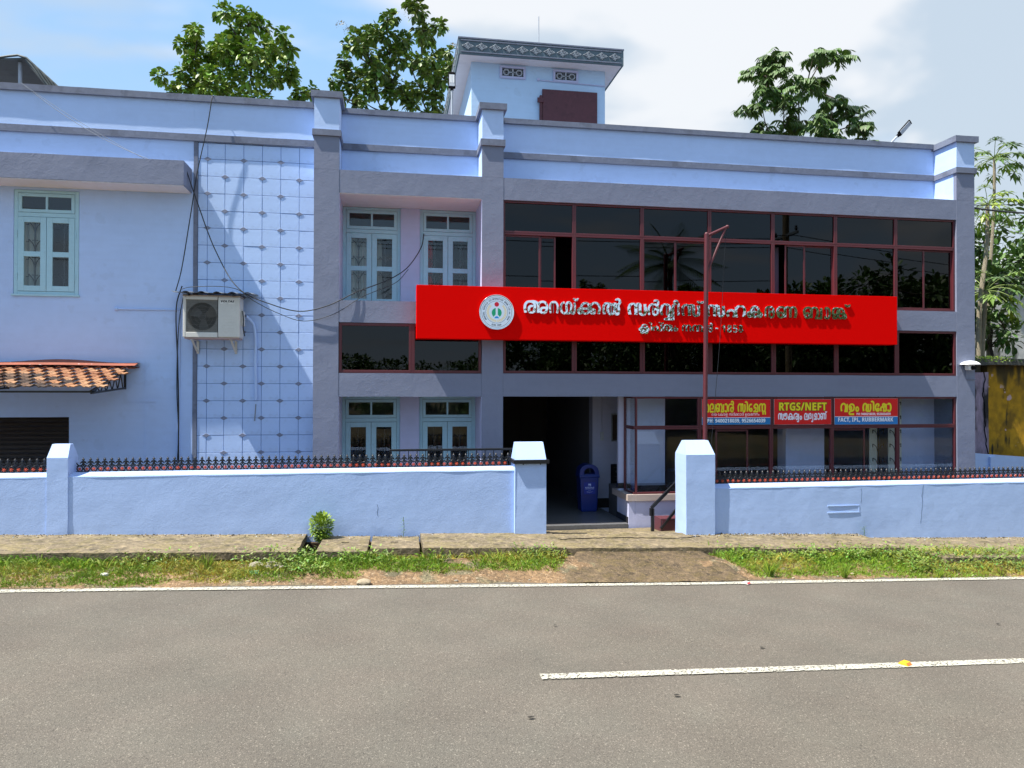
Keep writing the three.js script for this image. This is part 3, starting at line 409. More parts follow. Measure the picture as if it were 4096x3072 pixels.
mesh('drip_edge', soft(1.95, 1.962, -0.2, 1.32, 1.40, 1.489, 0.003), M.wall, pillarL);

// one repeat of the cast iron railing: ring, scallop and spear
const U = 0.0985;
const unitGeo = (() => {
  const ring = new THREE.TorusGeometry(0.041, 0.0100, 5, 14); ring.scale(1, 1, 0.9); ring.translate(0, 0.055, 0);
  const arc = new THREE.TorusGeometry(0.044, 0.0098, 5, 9, Math.PI); arc.rotateZ(Math.PI); arc.translate(0, 0.142, 0);
  const tip = new THREE.LatheGeometry([[0.001, 0.222], [0.008, 0.208], [0.0195, 0.194], [0.0205, 0.185], [0.011, 0.172], [0.010, 0.166], [0.019, 0.158], [0.011, 0.150], [0.009, 0.09]].reverse().map(([r, y]) => new THREE.Vector2(r, y)), 7); tip.translate(U / 2, 0, 0);
  const s = new THREE.Shape(); s.moveTo(-0.047, 0.120); s.quadraticCurveTo(-0.046, 0.156, -0.02, 0.168); s.lineTo(0.02, 0.168); s.quadraticCurveTo(0.046, 0.156, 0.047, 0.120); s.quadraticCurveTo(0.034, 0.142, 0, 0.143); s.quadraticCurveTo(-0.034, 0.142, -0.047, 0.120);
  const wing = new THREE.ExtrudeGeometry(s, { depth: 0.012, bevelEnabled: false, curveSegments: 3 }); wing.translate(U / 2, 0, -0.006);
  return mergeGeometries([ring, arc, tip, wing].map(plain));
})();
const flowerGeo = (() => { const s = new THREE.Shape(); for (let i = 0; i <= 48; i++) { const a = i / 48 * Math.PI * 2, r = 0.0185 + 0.0095 * Math.cos(a * 6); i ? s.lineTo(r * Math.cos(a), r * Math.sin(a)) : s.moveTo(r, 0); } const g = new THREE.ExtrudeGeometry(s, { depth: 0.006, bevelEnabled: true, bevelThickness: 0.004, bevelSize: 0.002, bevelSegments: 1 }); const c = ball(0, 0, 0.012, 0.008, 6, 5); return mergeGeometries([g, c].map(plain)); })();
function railing(label, x0, x1, y, z) {
  const r = thing('iron_railing', label, 'railing', [x0, y, z], 'iron railing panels on the street wall'), n = Math.floor((x1 - x0) / U);
  mesh('bottom_rail', [soft(0, x1 - x0, 0, 0.018, -0.011, 0.011, 0.003), soft(0, x1 - x0, 0.087, 0.097, -0.004, 0.004, 0.002)], M.blackIron, r); srand(n);
  for (let i = 0; i < n; i++) { const u = mesh('lattice_unit', unitGeo, M.blackIron, r); u.position.set(U * (i + 0.5), 0, rr(-0.002, 0.002)); u.rotation.y = rr(-0.05, 0.05); const f = mesh('flower', flowerGeo, M.flowerRed, u); f.position.set(0, 0.05, 0.004); f.rotation.z = rr(-0.2, 0.2); if (i % 8 === 5) mesh('flower_joint', box(-0.003, 0.003, 0.018, 0.09, 0.008, 0.016), M.blackIron, u); }
  return r;
}
railing('short black iron railing with red flowers on the wall left of the small ridged post', -8.6, -4.955, 1.262, 1.21);
railing('long black iron railing with red flowers on the wall between ridged post and gate pillar', -4.62, 1.95, 1.262, 1.21);
railing('black iron railing with red flowers on the lower wall before the shop front', 5.345, 14.2, 0.902, 1.21);
{ // folded gate parked behind the wall
  const g = thing('metal_gate', 'black tube gate leaf parked open behind the wall next to the strapped pillar', 'gate', [0, 0, 0.95]);
  mesh('top_rail', soft(-0.035, 2.0, 1.50, 1.535, -0.02, 0.02, 0.006), M.blackIron, g); mesh('bottom_rail', soft(-0.035, 2.0, 0.25, 0.285, -0.02, 0.02, 0.006), M.blackIron, g);
  for (let i = 0; i < 15; i++) mesh('upright', bar([0.0 + i * 0.14, 0.28, 0], [0.0 + i * 0.14, 1.5, 0], i % 7 ? 0.007 : 0.016, 6), M.blackIron, g);
  for (const x of [0.0, 1.96]) mesh('foot', bar([x, -0.6, 0], [x, 0.26, 0], 0.02), M.blackIron, g);
}
{ // sloping handrail beside the steps
  const h = thing('handrail', 'black square tube handrail sloping up behind the plain gate pillar', 'handrail', [0, 0, 0.6]);
  mesh('top_rail', flatBar([4.545, 0.42, 0], [5.3, 1.14, 0], 0.05, 0.05), M.blackIron, h); mesh('lower_rail', flatBar([4.72, 0.05, 0], [5.3, 0.72, 0], 0.04, 0.04), M.blackIron, h); mesh('post', flatBar([4.568, -0.3, 0], [4.568, 0.41, 0], 0.05, 0.05), M.blackIron, h); mesh('post', flatBar([5.25, -0.3, 0], [5.25, 1.08, 0], 0.05, 0.05), M.blackIron, h);
  mesh('rail_end', soft(4.515, 4.57, 0.28, 0.42, -0.025, 0.025, 0.006), M.blackIron, h);
  const s = thing('step_block', 'dark maroon step block at the foot of the sloping handrail', 'step', [4.9, 0, 0.4]); mesh('block', rough(-0.15, 0.5, -0.4, 0.21, -0.2, 0.2, 0.003), M.maroonDoor, s);
}

// ------------------------------------------------------------------ lettering: pen strokes for the Malayalam letters (100 units = letter height)
const EL = (cx, cy, rx, ry) => `M${cx - rx},${cy} C${cx - rx},${cy + ry * 0.552} ${cx - rx * 0.552},${cy + ry} ${cx},${cy + ry} C${cx + rx * 0.552},${cy + ry} ${cx + rx},${cy + ry * 0.552} ${cx + rx},${cy} C${cx + rx},${cy - ry * 0.552} ${cx + rx * 0.552},${cy - ry} ${cx},${cy - ry} C${cx - rx * 0.552},${cy - ry} ${cx - rx},${cy - ry * 0.552} ${cx - rx},${cy} `;
const ARCH = 'M8,0 C-9,62 4,100 40,100 C76,100 89,62 72,0 ', VIR = (x) => `M${x - 16},138 C${x - 15},114 ${x + 15},114 ${x + 16},138 `;
const NN = 'M8,0 C-7,62 4,100 27,100 C44,100 46,84 46,62 L46,0 ';
const KA = EL(58, 50, 33, 48) + EL(17, 24, 15, 22) + 'M19,46 L92,46 C114,46 117,6 101,2 C90,0 86,14 92,28 ';
const RA = 'M8,0 C-9,62 6,100 45,100 C84,100 90,66 88,40 C86,10 78,0 65,0 C50,0 43,14 43,29 C43,45 52,55 65,55 C77,55 84,46 87,36 ';
const GL = {
  a: [174, 'M8,0 C-9,62 6,100 40,100 C72,100 82,76 78,44 C75,14 66,2 52,2 C36,2 30,20 33,40 C36,58 52,66 64,56 M46,100 C84,108 104,92 104,58 L104,0 M104,60 C106,92 122,100 138,100 C166,100 176,66 172,40 C168,10 156,0 141,0 C126,0 120,14 123,29 C127,46 148,52 170,42 '],
  ra: [80, ARCH], ya: [128, 'M36,98 C8,94 -2,68 3,40 C7,12 22,0 40,0 C58,0 56,34 52,58 C48,92 60,100 74,100 C94,100 98,70 95,42 C92,12 80,0 64,0 C54,0 48,4 44,10 M94,30 C95,4 104,0 113,0 C126,0 130,40 124,98 '],
  kka: [172, EL(58, 50, 33, 48) + EL(17, 24, 15, 22) + 'M19,46 L90,46 ' + EL(114, 22, 15, 20) + 'M98,22 C88,72 104,100 132,100 C164,100 174,60 158,0 '],
  l: [134, 'M8,0 C-8,60 0,100 30,100 C54,100 60,84 64,78 ' + EL(60, 46, 27, 46) + 'M72,88 C84,106 112,96 118,58 C124,22 118,0 106,0 C88,0 84,40 98,62 C116,86 134,104 128,124 C122,144 102,140 98,126 '],
  sa: [110, NN + 'M46,68 C46,92 54,100 62,100 C76,100 74,80 73,60 C71,20 74,0 91,0 C109,0 112,40 103,98 '],
  rc: [90, RA + 'M76,84 C96,104 94,136 66,134 C58,134 54,128 56,122 '], vva: [98, 'M8,0 C-9,62 5,100 38,100 C72,100 80,52 58,0 L92,0 M92,100 L92,-36 L32,-36 C50,-30 64,-16 70,0 '],
  ii: [30, 'M22,0 L22,98 C22,136 -16,146 -26,122 C-30,104 -8,96 -4,112 '], i: [24, 'M18,0 L18,98 C18,132 -8,136 -16,120 '], ha: [126, 'M8,0 C-8,36 6,60 28,60 C50,60 56,30 46,3 L72,3 M66,0 C51,62 64,100 92,100 C122,100 130,62 115,0 '],
  ka: [116, KA], r: [90, RA], nna: [136, EL(26, 24, 17, 23) + 'M9,24 C-7,66 6,100 33,100 C52,100 56,82 56,60 L56,0 M56,62 C56,92 66,100 77,100 C92,100 95,82 95,60 L95,0 M95,62 C95,92 104,100 115,100 C138,100 140,52 128,0 '],
  ba: [136, EL(26, 24, 17, 23) + 'M9,24 C-7,66 6,100 33,100 C52,100 56,82 56,60 L56,0 M56,62 C56,92 66,100 78,100 C108,100 112,48 90,0 L129,0 L129,98 '], aa: [46, 'M4,84 C8,104 22,102 28,99 C52,88 52,12 28,1 C18,-3 6,2 4,20 '],
  nka: [112, 'M12,18 C-2,66 4,100 34,100 C58,100 60,70 50,48 ' + EL(22, 20, 15, 19) + EL(66, 50, 26, 46) + 'M34,46 L92,46 C110,46 112,4 97,1 C86,0 82,14 88,28 '],
  kli: [112, KA + EL(34, -30, 15, 15) + EL(82, -30, 15, 15)], pa: [84, 'M8,0 C-8,40 4,66 26,66 C50,66 54,34 42,3 L78,3 M78,0 L78,98 '], tha: [100, 'M8,0 C-8,60 0,100 32,100 C54,100 58,86 62,78 ' + EL(56, 44, 22, 42) + 'M66,96 C98,104 104,52 92,0 '], am: [44, EL(22, 28, 18, 26)],
  na: [96, NN + 'M46,62 C46,92 58,100 70,100 C96,100 98,52 86,0 '], mpa: [128, NN + 'M46,62 C46,92 58,100 70,100 C98,100 102,48 84,3 L122,3 M122,0 L122,98 '],
  ma: [80, 'M72,0 L8,0 C34,14 48,34 42,50 C34,62 18,54 14,40 M8,58 C14,104 74,116 72,58 L72,0 '], la: [92, 'M86,100 L86,0 L8,0 C-8,60 6,100 34,100 C60,100 62,62 52,42 L28,42 '], e: [56, 'M50,92 C26,106 2,84 4,42 C6,4 46,-8 50,22 C52,44 26,48 24,26 '],
  ntra: [104, NN + 'M46,62 C46,92 58,100 72,100 C96,100 96,60 84,0 M60,-40 C54,-6 60,6 74,6 C90,6 96,-6 92,-40 '], au: [70, 'M6,50 C6,92 14,100 22,100 C32,100 32,80 32,50 M32,70 C34,96 42,100 48,100 C68,100 68,40 50,14 C36,-6 12,2 10,22 '], rya: [116, RA + 'M104,98 L104,-20 C104,-46 76,-46 76,-24 '],
  bhya: [110, 'M8,0 C-8,60 6,100 34,100 C58,100 58,66 42,62 C60,60 66,30 50,18 C38,10 28,20 32,32 M96,98 L96,-20 C96,-46 68,-46 68,-24 '], lla: [92, 'M40,40 C30,60 14,50 14,34 C14,14 44,14 44,40 C44,64 26,66 22,60 M8,50 C4,96 84,116 84,52 C84,10 60,6 40,2 C6,-4 4,-34 20,-40 L84,-40 '], va: [98, 'M8,0 C-9,62 5,100 38,100 C72,100 80,52 58,0 L92,0 L92,98 '],
  da: [116, 'M8,0 C-8,60 4,100 30,100 C56,100 50,50 44,26 C42,4 56,0 64,0 L72,0 L72,98 M72,0 L92,0 C108,6 112,50 102,98 '], ppa: [84, 'M8,0 C-6,36 4,56 24,56 C46,56 50,34 42,3 L78,3 M78,0 L78,98 M40,62 C26,70 26,96 46,98 C62,98 64,70 50,58 L76,58 '], oo: [62, 'M54,88 C28,108 2,84 4,50 C4,10 30,-6 50,8 C60,20 50,42 36,36 C28,30 32,20 40,22 M36,74 C46,64 58,76 50,88 '], o: [86, RA],
};
// outline of a drawing on a canvas, as shapes with holes
function traced(draw, wPx, hPx, unit) {
  const c = document.createElement('canvas'); c.width = wPx; c.height = hPx; const g = c.getContext('2d'); draw(g); const d = g.getImageData(0, 0, wPx, hPx).data, A = (i, j) => (i < 0 || j < 0 || i >= wPx || j >= hPx ? 0 : d[(j * wPx + i) * 4 + 3] / 255) - 0.5;
  const link = new Map(), pts = new Map(), add = (a, b) => { (link.get(a) ?? link.set(a, []).get(a)).push(b); };
  const key = (i, j, h) => (j * (wPx + 2) + i) * 2 + h, P = (i, j, h) => { const k = key(i, j, h); if (!pts.has(k)) { const a = A(i, j), b = h ? A(i + 1, j) : A(i, j + 1), t = a / (a - b); pts.set(k, h ? [i + t, j] : [i, j + t]); } return k; };
  for (let j = -1; j < hPx; j++) for (let i = -1; i < wPx; i++) { const s = (A(i, j) > 0 ? 1 : 0) | (A(i + 1, j) > 0 ? 2 : 0) | (A(i + 1, j + 1) > 0 ? 4 : 0) | (A(i, j + 1) > 0 ? 8 : 0); if (!s || s === 15) continue;
    const T = () => P(i, j, 1), R = () => P(i + 1, j, 0), B = () => P(i, j + 1, 1), L = () => P(i, j, 0), seg = (a, b) => add(a, b);
    switch (s) { case 1: seg(L(), T()); break; case 2: seg(T(), R()); break; case 3: seg(L(), R()); break; case 4: seg(R(), B()); break; case 5: seg(L(), T()); seg(R(), B()); break; case 6: seg(T(), B()); break; case 7: seg(L(), B()); break; case 8: seg(B(), L()); break; case 9: seg(B(), T()); break; case 10: seg(B(), L()); seg(T(), R()); break; case 11: seg(B(), R()); break; case 12: seg(R(), L()); break; case 13: seg(R(), T()); break; case 14: seg(T(), L()); break; } }
  const loops = [];
  for (const start of [...link.keys()]) { let k = start; const loop = []; while (link.get(k)?.length) { loop.push(pts.get(k)); k = link.get(k).pop(); } if (loop.length > 8) loops.push(loop); }
  const simp = (L) => { const keep = new Array(L.length).fill(false), rec = (a, b) => { let m = 0, at = -1; const [x0, y0] = L[a], [x1, y1] = L[b], l = Math.hypot(x1 - x0, y1 - y0) || 1; for (let i = a + 1; i < b; i++) { const e = l < 1.001 && a !== b ? Math.hypot(L[i][0] - x0, L[i][1] - y0) : Math.abs((x1 - x0) * (y0 - L[i][1]) - (x0 - L[i][0]) * (y1 - y0)) / l; if (e > m) { m = e; at = i; } } if (m > 0.45) { keep[at] = true; rec(a, at); rec(at, b); } }; const h = L.length >> 1; keep[0] = keep[h] = keep[L.length - 1] = true; rec(0, h); rec(h, L.length - 1); return L.filter((_, i) => keep[i]); };
  const V = loops.map((l) => simp(l).map(([x, y]) => new THREE.Vector2(x / unit, -y / unit))).filter((l) => l.length > 3), area = V.map((l) => THREE.ShapeUtils.area(l));
  const big = area.reduce((a, b) => Math.abs(b) > Math.abs(a) ? b : a, 0), out = V.map((l, i) => [l, area[i]]).filter(([, a]) => a * big > 0).map(([l, a]) => ({ s: new THREE.Shape(l), l, a: Math.abs(a) }));
  const inside = (p, l) => { let c = false; for (let i = 0, j = l.length - 1; i < l.length; j = i++) if ((l[i].y > p.y) !== (l[j].y > p.y) && p.x < (l[j].x - l[i].x) * (p.y - l[i].y) / (l[j].y - l[i].y) + l[i].x) c = !c; return c; };
  V.forEach((l, i) => { if (area[i] * big < 0) { const o = out.filter((q) => inside(l[0], q.l)).sort((a, b) => a.a - b.a)[0]; if (o) o.s.holes.push(new THREE.Path(l)); } });
  return out.map((q) => q.s);
}
function penGlyph(g, names, pen, x = 0) { for (const n of names) { const [w, p] = GL[n] ?? [0, n]; g.save(); g.translate(x, 0); g.lineWidth = pen; g.stroke(new Path2D(p)); g.restore(); x += w + pen * 0.55 + 5; } return x; }
// ------------------------------------------------------------------ the long red sign
const sign = thing('signboard', 'long red bank signboard with mirror steel letters and round emblem across the front', 'sign', [0, 0, 0.3]);
mesh('panel', [soft(0.424, 9.595, 3.388, 4.312, -0.26, 0, 0.004)], M.red, sign);
for (const x of [1.2, 3.9, 6.6, 9.2]) { mesh('bracket', [box(x, x + 0.04, 3.5, 3.54, -0.3, -0.26), box(x, x + 0.04, 4.2, 4.24, -0.3, -0.26)], M.galv, sign); }
{ // seams between the sheets
  for (const x of [3.86, 6.3, 8.1]) mesh('seam', box(x, x + 0.003, 3.39, 4.31, 0, 0.0008), M.red, sign);
}
const PX = 1.5;
function steelLetter(names, x0, x1, base, height, pen, vir) {
  const W0 = Math.ceil(420 * PX), H0 = Math.ceil(270 * PX); let wEnd = 0;
  const shapes = traced((g) => { g.setTransform(PX, 0, 0, -PX, 60 * PX, 190 * PX); g.lineCap = 'butt'; g.lineJoin = 'round'; g.strokeStyle = '#000'; wEnd = penGlyph(g, names, pen); if (vir) { g.lineWidth = pen * 1.0; g.lineCap = 'butt'; g.stroke(new Path2D(VIR(vir))); } }, W0, H0, PX);
  if (!shapes.length) return;
  const g = new THREE.ExtrudeGeometry(shapes, { depth: 0.014, bevelEnabled: true, bevelThickness: 0.003, bevelSize: 0.0, bevelSegments: 1, curveSegments: 2 }); g.computeBoundingBox();
  const ws = GL[names[names.length - 1]] ? (x1 - x0) / ((wEnd - 5) ) : 0.0022, hs = height / 100; g.translate(-60 + pen * 0.4, 190, 0); g.scale(ws, hs, 1); g.translate(x0, base, 0.006); uvw(g); mesh('letter', g, M.steel, sign); mesh('letter_mount', box(x0 + (x1 - x0) * 0.45, x0 + (x1 - x0) * 0.52, base + height * 0.02, base + height * 0.9, 0, 0.012), M.galv, sign).visible = true;
}
const B1 = 3.864, H1 = 0.198, PEN = 19.5;
for (const [n, a, b, v] of [[['a'], 2.296, 2.727], [['ra'], 2.754, 2.917], [['ya'], 2.945, 3.23, 136], [['kka'], 3.261, 3.698], [['l'], 3.73, 4.075], [['sa'], 4.199, 4.549], [['rc'], 4.575, 4.784], [['vva'], 4.81, 5.082], [['ii'], 5.112, 5.186], [['sa'], 5.212, 5.572, 118], [['sa'], 5.705, 6.055], [['ha'], 6.091, 6.47], [['ka'], 6.492, 6.807], [['r'], 6.843, 7.045], [['nna'], 7.079, 7.49], [['ba'], 7.618, 8.02], [['aa'], 8.044, 8.178], [['nka'], 8.201, 8.52, 122]]) steelLetter(n, a, b, B1, H1, PEN, v);
const B2 = 3.581, H2 = 0.112;
for (const [n, a, b, v] of [[['kli'], 4.403, 4.605], [['i'], 4.618, 4.66], [['pa'], 4.666, 4.849, 80], [['tha'], 4.866, 5.047], [['am'], 5.056, 5.151], [['na'], 5.226, 5.405], [['mpa'], 5.422, 5.691], [['rc'], 5.698, 5.82]]) steelLetter(n, a, b, B2, H2, 18, v);
mesh('letter', soft(5.879, 5.929, 3.632, 3.656, 0, 0.022, 0.002), M.steel, sign);
['1', '8', '5', '8'].forEach((ch, i) => { const shapes = traced((g) => { g.font = 'bold 150px sans-serif'; g.fillText(ch, 20, 150); }, 140, 180, 1); const g = new THREE.ExtrudeGeometry(shapes, { depth: 0.02, bevelEnabled: false }); g.scale(0.00125, 0.00128, 1); g.translate(5.965 + i * 0.112, 3.573 + 0.192, 0.002); uvw(g); mesh('letter', g, M.steel, sign); });
{ // round emblem
  const c = document.createElement('canvas'), S = 1024; c.width = c.height = S; const g = c.getContext('2d'); g.fillStyle = '#c9d9ea'; g.fillRect(0, 0, S, S); g.translate(S / 2, S / 2); g.strokeStyle = '#12263a'; g.lineWidth = 9; g.beginPath(); g.arc(0, 0, 470, 0, 7); g.stroke(); g.beginPath(); g.arc(0, 0, 345, 0, 7); g.stroke();
  g.fillStyle = '#0e1b2c'; g.font = 'bold 74px sans-serif'; g.textAlign = 'center'; g.textBaseline = 'middle';
  const round = (s, a0, a1, r, flip) => { [...s].forEach((ch, i) => { const a = (lerp(a0, a1, i / (s.length - 1))) * RAD; g.save(); g.rotate(a); g.translate(0, flip ? r : -r); g.fillText(ch, 0, 0); g.restore(); }); };
  round('ARACKAL SERVICE CO-OPERATIVE BANK Ltd.no.1858', -125, 124, 410, false); round('ESTD 1929', 20, -18, 412, true);
  g.fillStyle = '#c40a2e'; g.beginPath(); g.arc(0, -240, 72, 0, 7); g.fill();
  g.fillStyle = '#07986b'; for (const s of [-1, 1]) { g.beginPath(); g.moveTo(s * 34, -128); g.quadraticCurveTo(s * 150, -90, s * 156, 20); g.quadraticCurveTo(s * 156, 90, s * 96, 148); g.lineTo(s * 34, 78); g.closePath(); g.fill(); }
  g.fillStyle = '#0b86d8'; g.beginPath(); g.moveTo(-72, 196); for (const [x, y] of [[-66, 166], [-52, 166], [-48, 142], [-30, 144], [-24, 124], [-6, 132], [6, 132], [24, 124], [30, 144], [48, 142], [52, 166], [66, 166], [72, 196]]) g.lineTo(x, y); g.closePath(); g.fill();
  g.fillStyle = '#dcc88e'; for (const s of [-1, 1]) for (let i = 0; i < 11; i++) for (const d of [-1, 1]) { const th = (i * 12.4 + 8) * RAD, r = 280; g.save(); g.translate(s * Math.sin(th) * r, Math.cos(th) * r); g.rotate(-s * th + s * d * 0.42); g.beginPath(); g.ellipse(s * 10, d * 15, 38, 11, 0, 0, 7); g.fill(); g.restore(); }
  const t = new THREE.CanvasTexture(c); t.colorSpace = THREE.SRGBColorSpace; const disc = new THREE.CircleGeometry(0.288, 64); disc.translate(1.815, 3.863, 0.0345); mesh('emblem', disc, std({ map: t, roughness: 0.35 }), sign);
  const rimg = new THREE.LatheGeometry([[0.287, 0.03], [0.303, 0.036], [0.308, 0.03], [0.308, 0.004]].map(([r, y]) => new THREE.Vector2(r, y)), 72); rimg.rotateX(Math.PI / 2); rimg.translate(1.815, 3.863, 0); mesh('emblem_rim', rimg, M.rim, sign);
}
// ------------------------------------------------------------------ printed signs in the shop front
function printed(label, x0, x1, y0, y1, z, draw) { const c = document.createElement('canvas'), w = 1024, h = Math.round(1024 * (y1 - y0) / (x1 - x0)); c.width = w; c.height = h; const g = c.getContext('2d'); draw(g, w, h); const t = new THREE.CanvasTexture(c); t.colorSpace = THREE.SRGBColorSpace;
  const s = thing('window_sign', label, 'sign', [0, 0, z]), b = box(x0, x1, y0, y1, -0.008, 0); mesh('board', b, M.white, s); const f = new THREE.PlaneGeometry(x1 - x0 - 0.004, y1 - y0 - 0.004); f.translate((x0 + x1) / 2, (y0 + y1) / 2, 0.0015); mesh('print', f, std({ map: t, roughness: 0.5 }), s); return s; }
const inkText = (g, names, x, y, w, h, pen, fill, edge, vir) => { let end = 0; const probe = names.reduce((a, n) => a + (GL[n]?.[0] ?? 40) + pen * 0.55 + 5, 0); const sx = w / probe, sy = h / 100; for (const [c, p] of edge ? [[edge, pen + 6], [fill, pen + 3]] : [[fill, pen]]) { g.save(); g.translate(x, y); g.scale(sx, -sy); g.strokeStyle = c; g.lineJoin = 'round'; g.lineCap = 'butt'; let xx = pen * 0.4; for (const n of names) { const gl = GL[n]; if (!gl) { xx += 40; continue; } g.save(); g.translate(xx, 0); g.lineWidth = p; g.stroke(new Path2D(gl[1])); g.restore(); xx += gl[0] + pen * 0.55 + 5; } for (const v of vir ?? []) { g.lineWidth = p; g.stroke(new Path2D(VIR(v))); } g.restore(); } };
const latin = (g, s, x, y, w, size, fill, edge) => { g.font = `bold ${size}px sans-serif`; g.textAlign = 'left'; const m = g.measureText(s).width; g.save(); g.translate(x, y); g.scale(w / m, 1); g.lineJoin = 'round'; if (edge) { g.strokeStyle = edge; g.lineWidth = size * 0.16; g.strokeText(s, 0, 0); } g.fillStyle = fill; g.fillText(s, 0, 0); g.strokeStyle = fill; g.lineWidth = size * 0.045; g.strokeText(s, 0, 0); g.restore(); };
printed('red and blue window sign with yellow cement lettering, partly behind the maroon flagpole', 5.76, 7.14, 1.855, 2.335, -0.006, (g, w, h) => { g.fillStyle = '#dc0308'; g.fillRect(0, 0, w, h); g.fillStyle = '#0f78b8'; g.fillRect(0, h * 0.735, w, h); g.fillStyle = '#f2e8ee'; g.fillRect(0, h * 0.715, w, h * 0.02);
  inkText(g, ['ma', 'la', 'ba', 'aa', 'rc'], 28, h * 0.49, 445, h * 0.30, 20, '#f0dc1c', '#5a0606'); inkText(g, ['sa', 'i', 'e', 'ma', 'ntra'], 530, h * 0.49, 435, h * 0.30, 20, '#f0dc1c', '#5a0606', [560]);
  inkText(g, ['o', 'r', 'x', 'e', 'ka', 'r', 'lla', 'x', 'sa', 'rc', 'kka', 'aa', 'rc', 'x', 'lla', 'la', 'ppa', 'na', 'na', 'am'], 140, h * 0.645, 735, h * 0.085, 15, '#fbe6ea'); latin(g, 'PH: 9400218039, 9526654039', 70, h * 0.92, 880, h * 0.20, '#eaf4fb', '#0a4a80'); });
printed('all red window sign with yellow RTGS/NEFT lettering', 7.215, 8.405, 1.85, 2.337, -0.006, (g, w, h) => { g.fillStyle = '#dc0308'; g.fillRect(0, 0, w, h); latin(g, 'RTGS/NEFT', 75, h * 0.44, 870, h * 0.42, '#efe01c', '#6a0a08'); inkText(g, ['sa', 'au', 'ka', 'rya', 'am'], 70, h * 0.80, 430, h * 0.23, 20, '#f2ecf6', '#5a0638'); inkText(g, ['la', 'bhya', 'ma', 'aa', 'nna'], 535, h * 0.80, 400, h * 0.23, 20, '#f2ecf6', '#5a0638', [540]); });
printed('red and blue window sign with yellow depot lettering over FACT, IPL, RUBBERMARK', 8.475, 9.832, 1.845, 2.35, -0.006, (g, w, h) => { g.fillStyle = '#dc0308'; g.fillRect(0, 0, w, h); g.fillStyle = '#1b7cc4'; g.fillRect(0, h * 0.71, w, h); g.fillStyle = '#f2e8ee'; g.fillRect(0, h * 0.69, w, h * 0.02); inkText(g, ['va', 'lla', 'am'], 95, h * 0.49, 300, h * 0.29, 22, '#f0dc1c', '#5a0606'); inkText(g, ['da', 'i', 'oo', 'ppa', 'aa'], 450, h * 0.49, 470, h * 0.29, 22, '#f0dc1c', '#5a0606'); latin(g, 'PH: 9400218039, 9526654039', 350, h * 0.645, 560, h * 0.12, '#fbe6ea'); latin(g, 'FACT, IPL, RUBBERMARK', 50, h * 0.89, 900, h * 0.21, '#e6effa', '#0d4f8c'); });
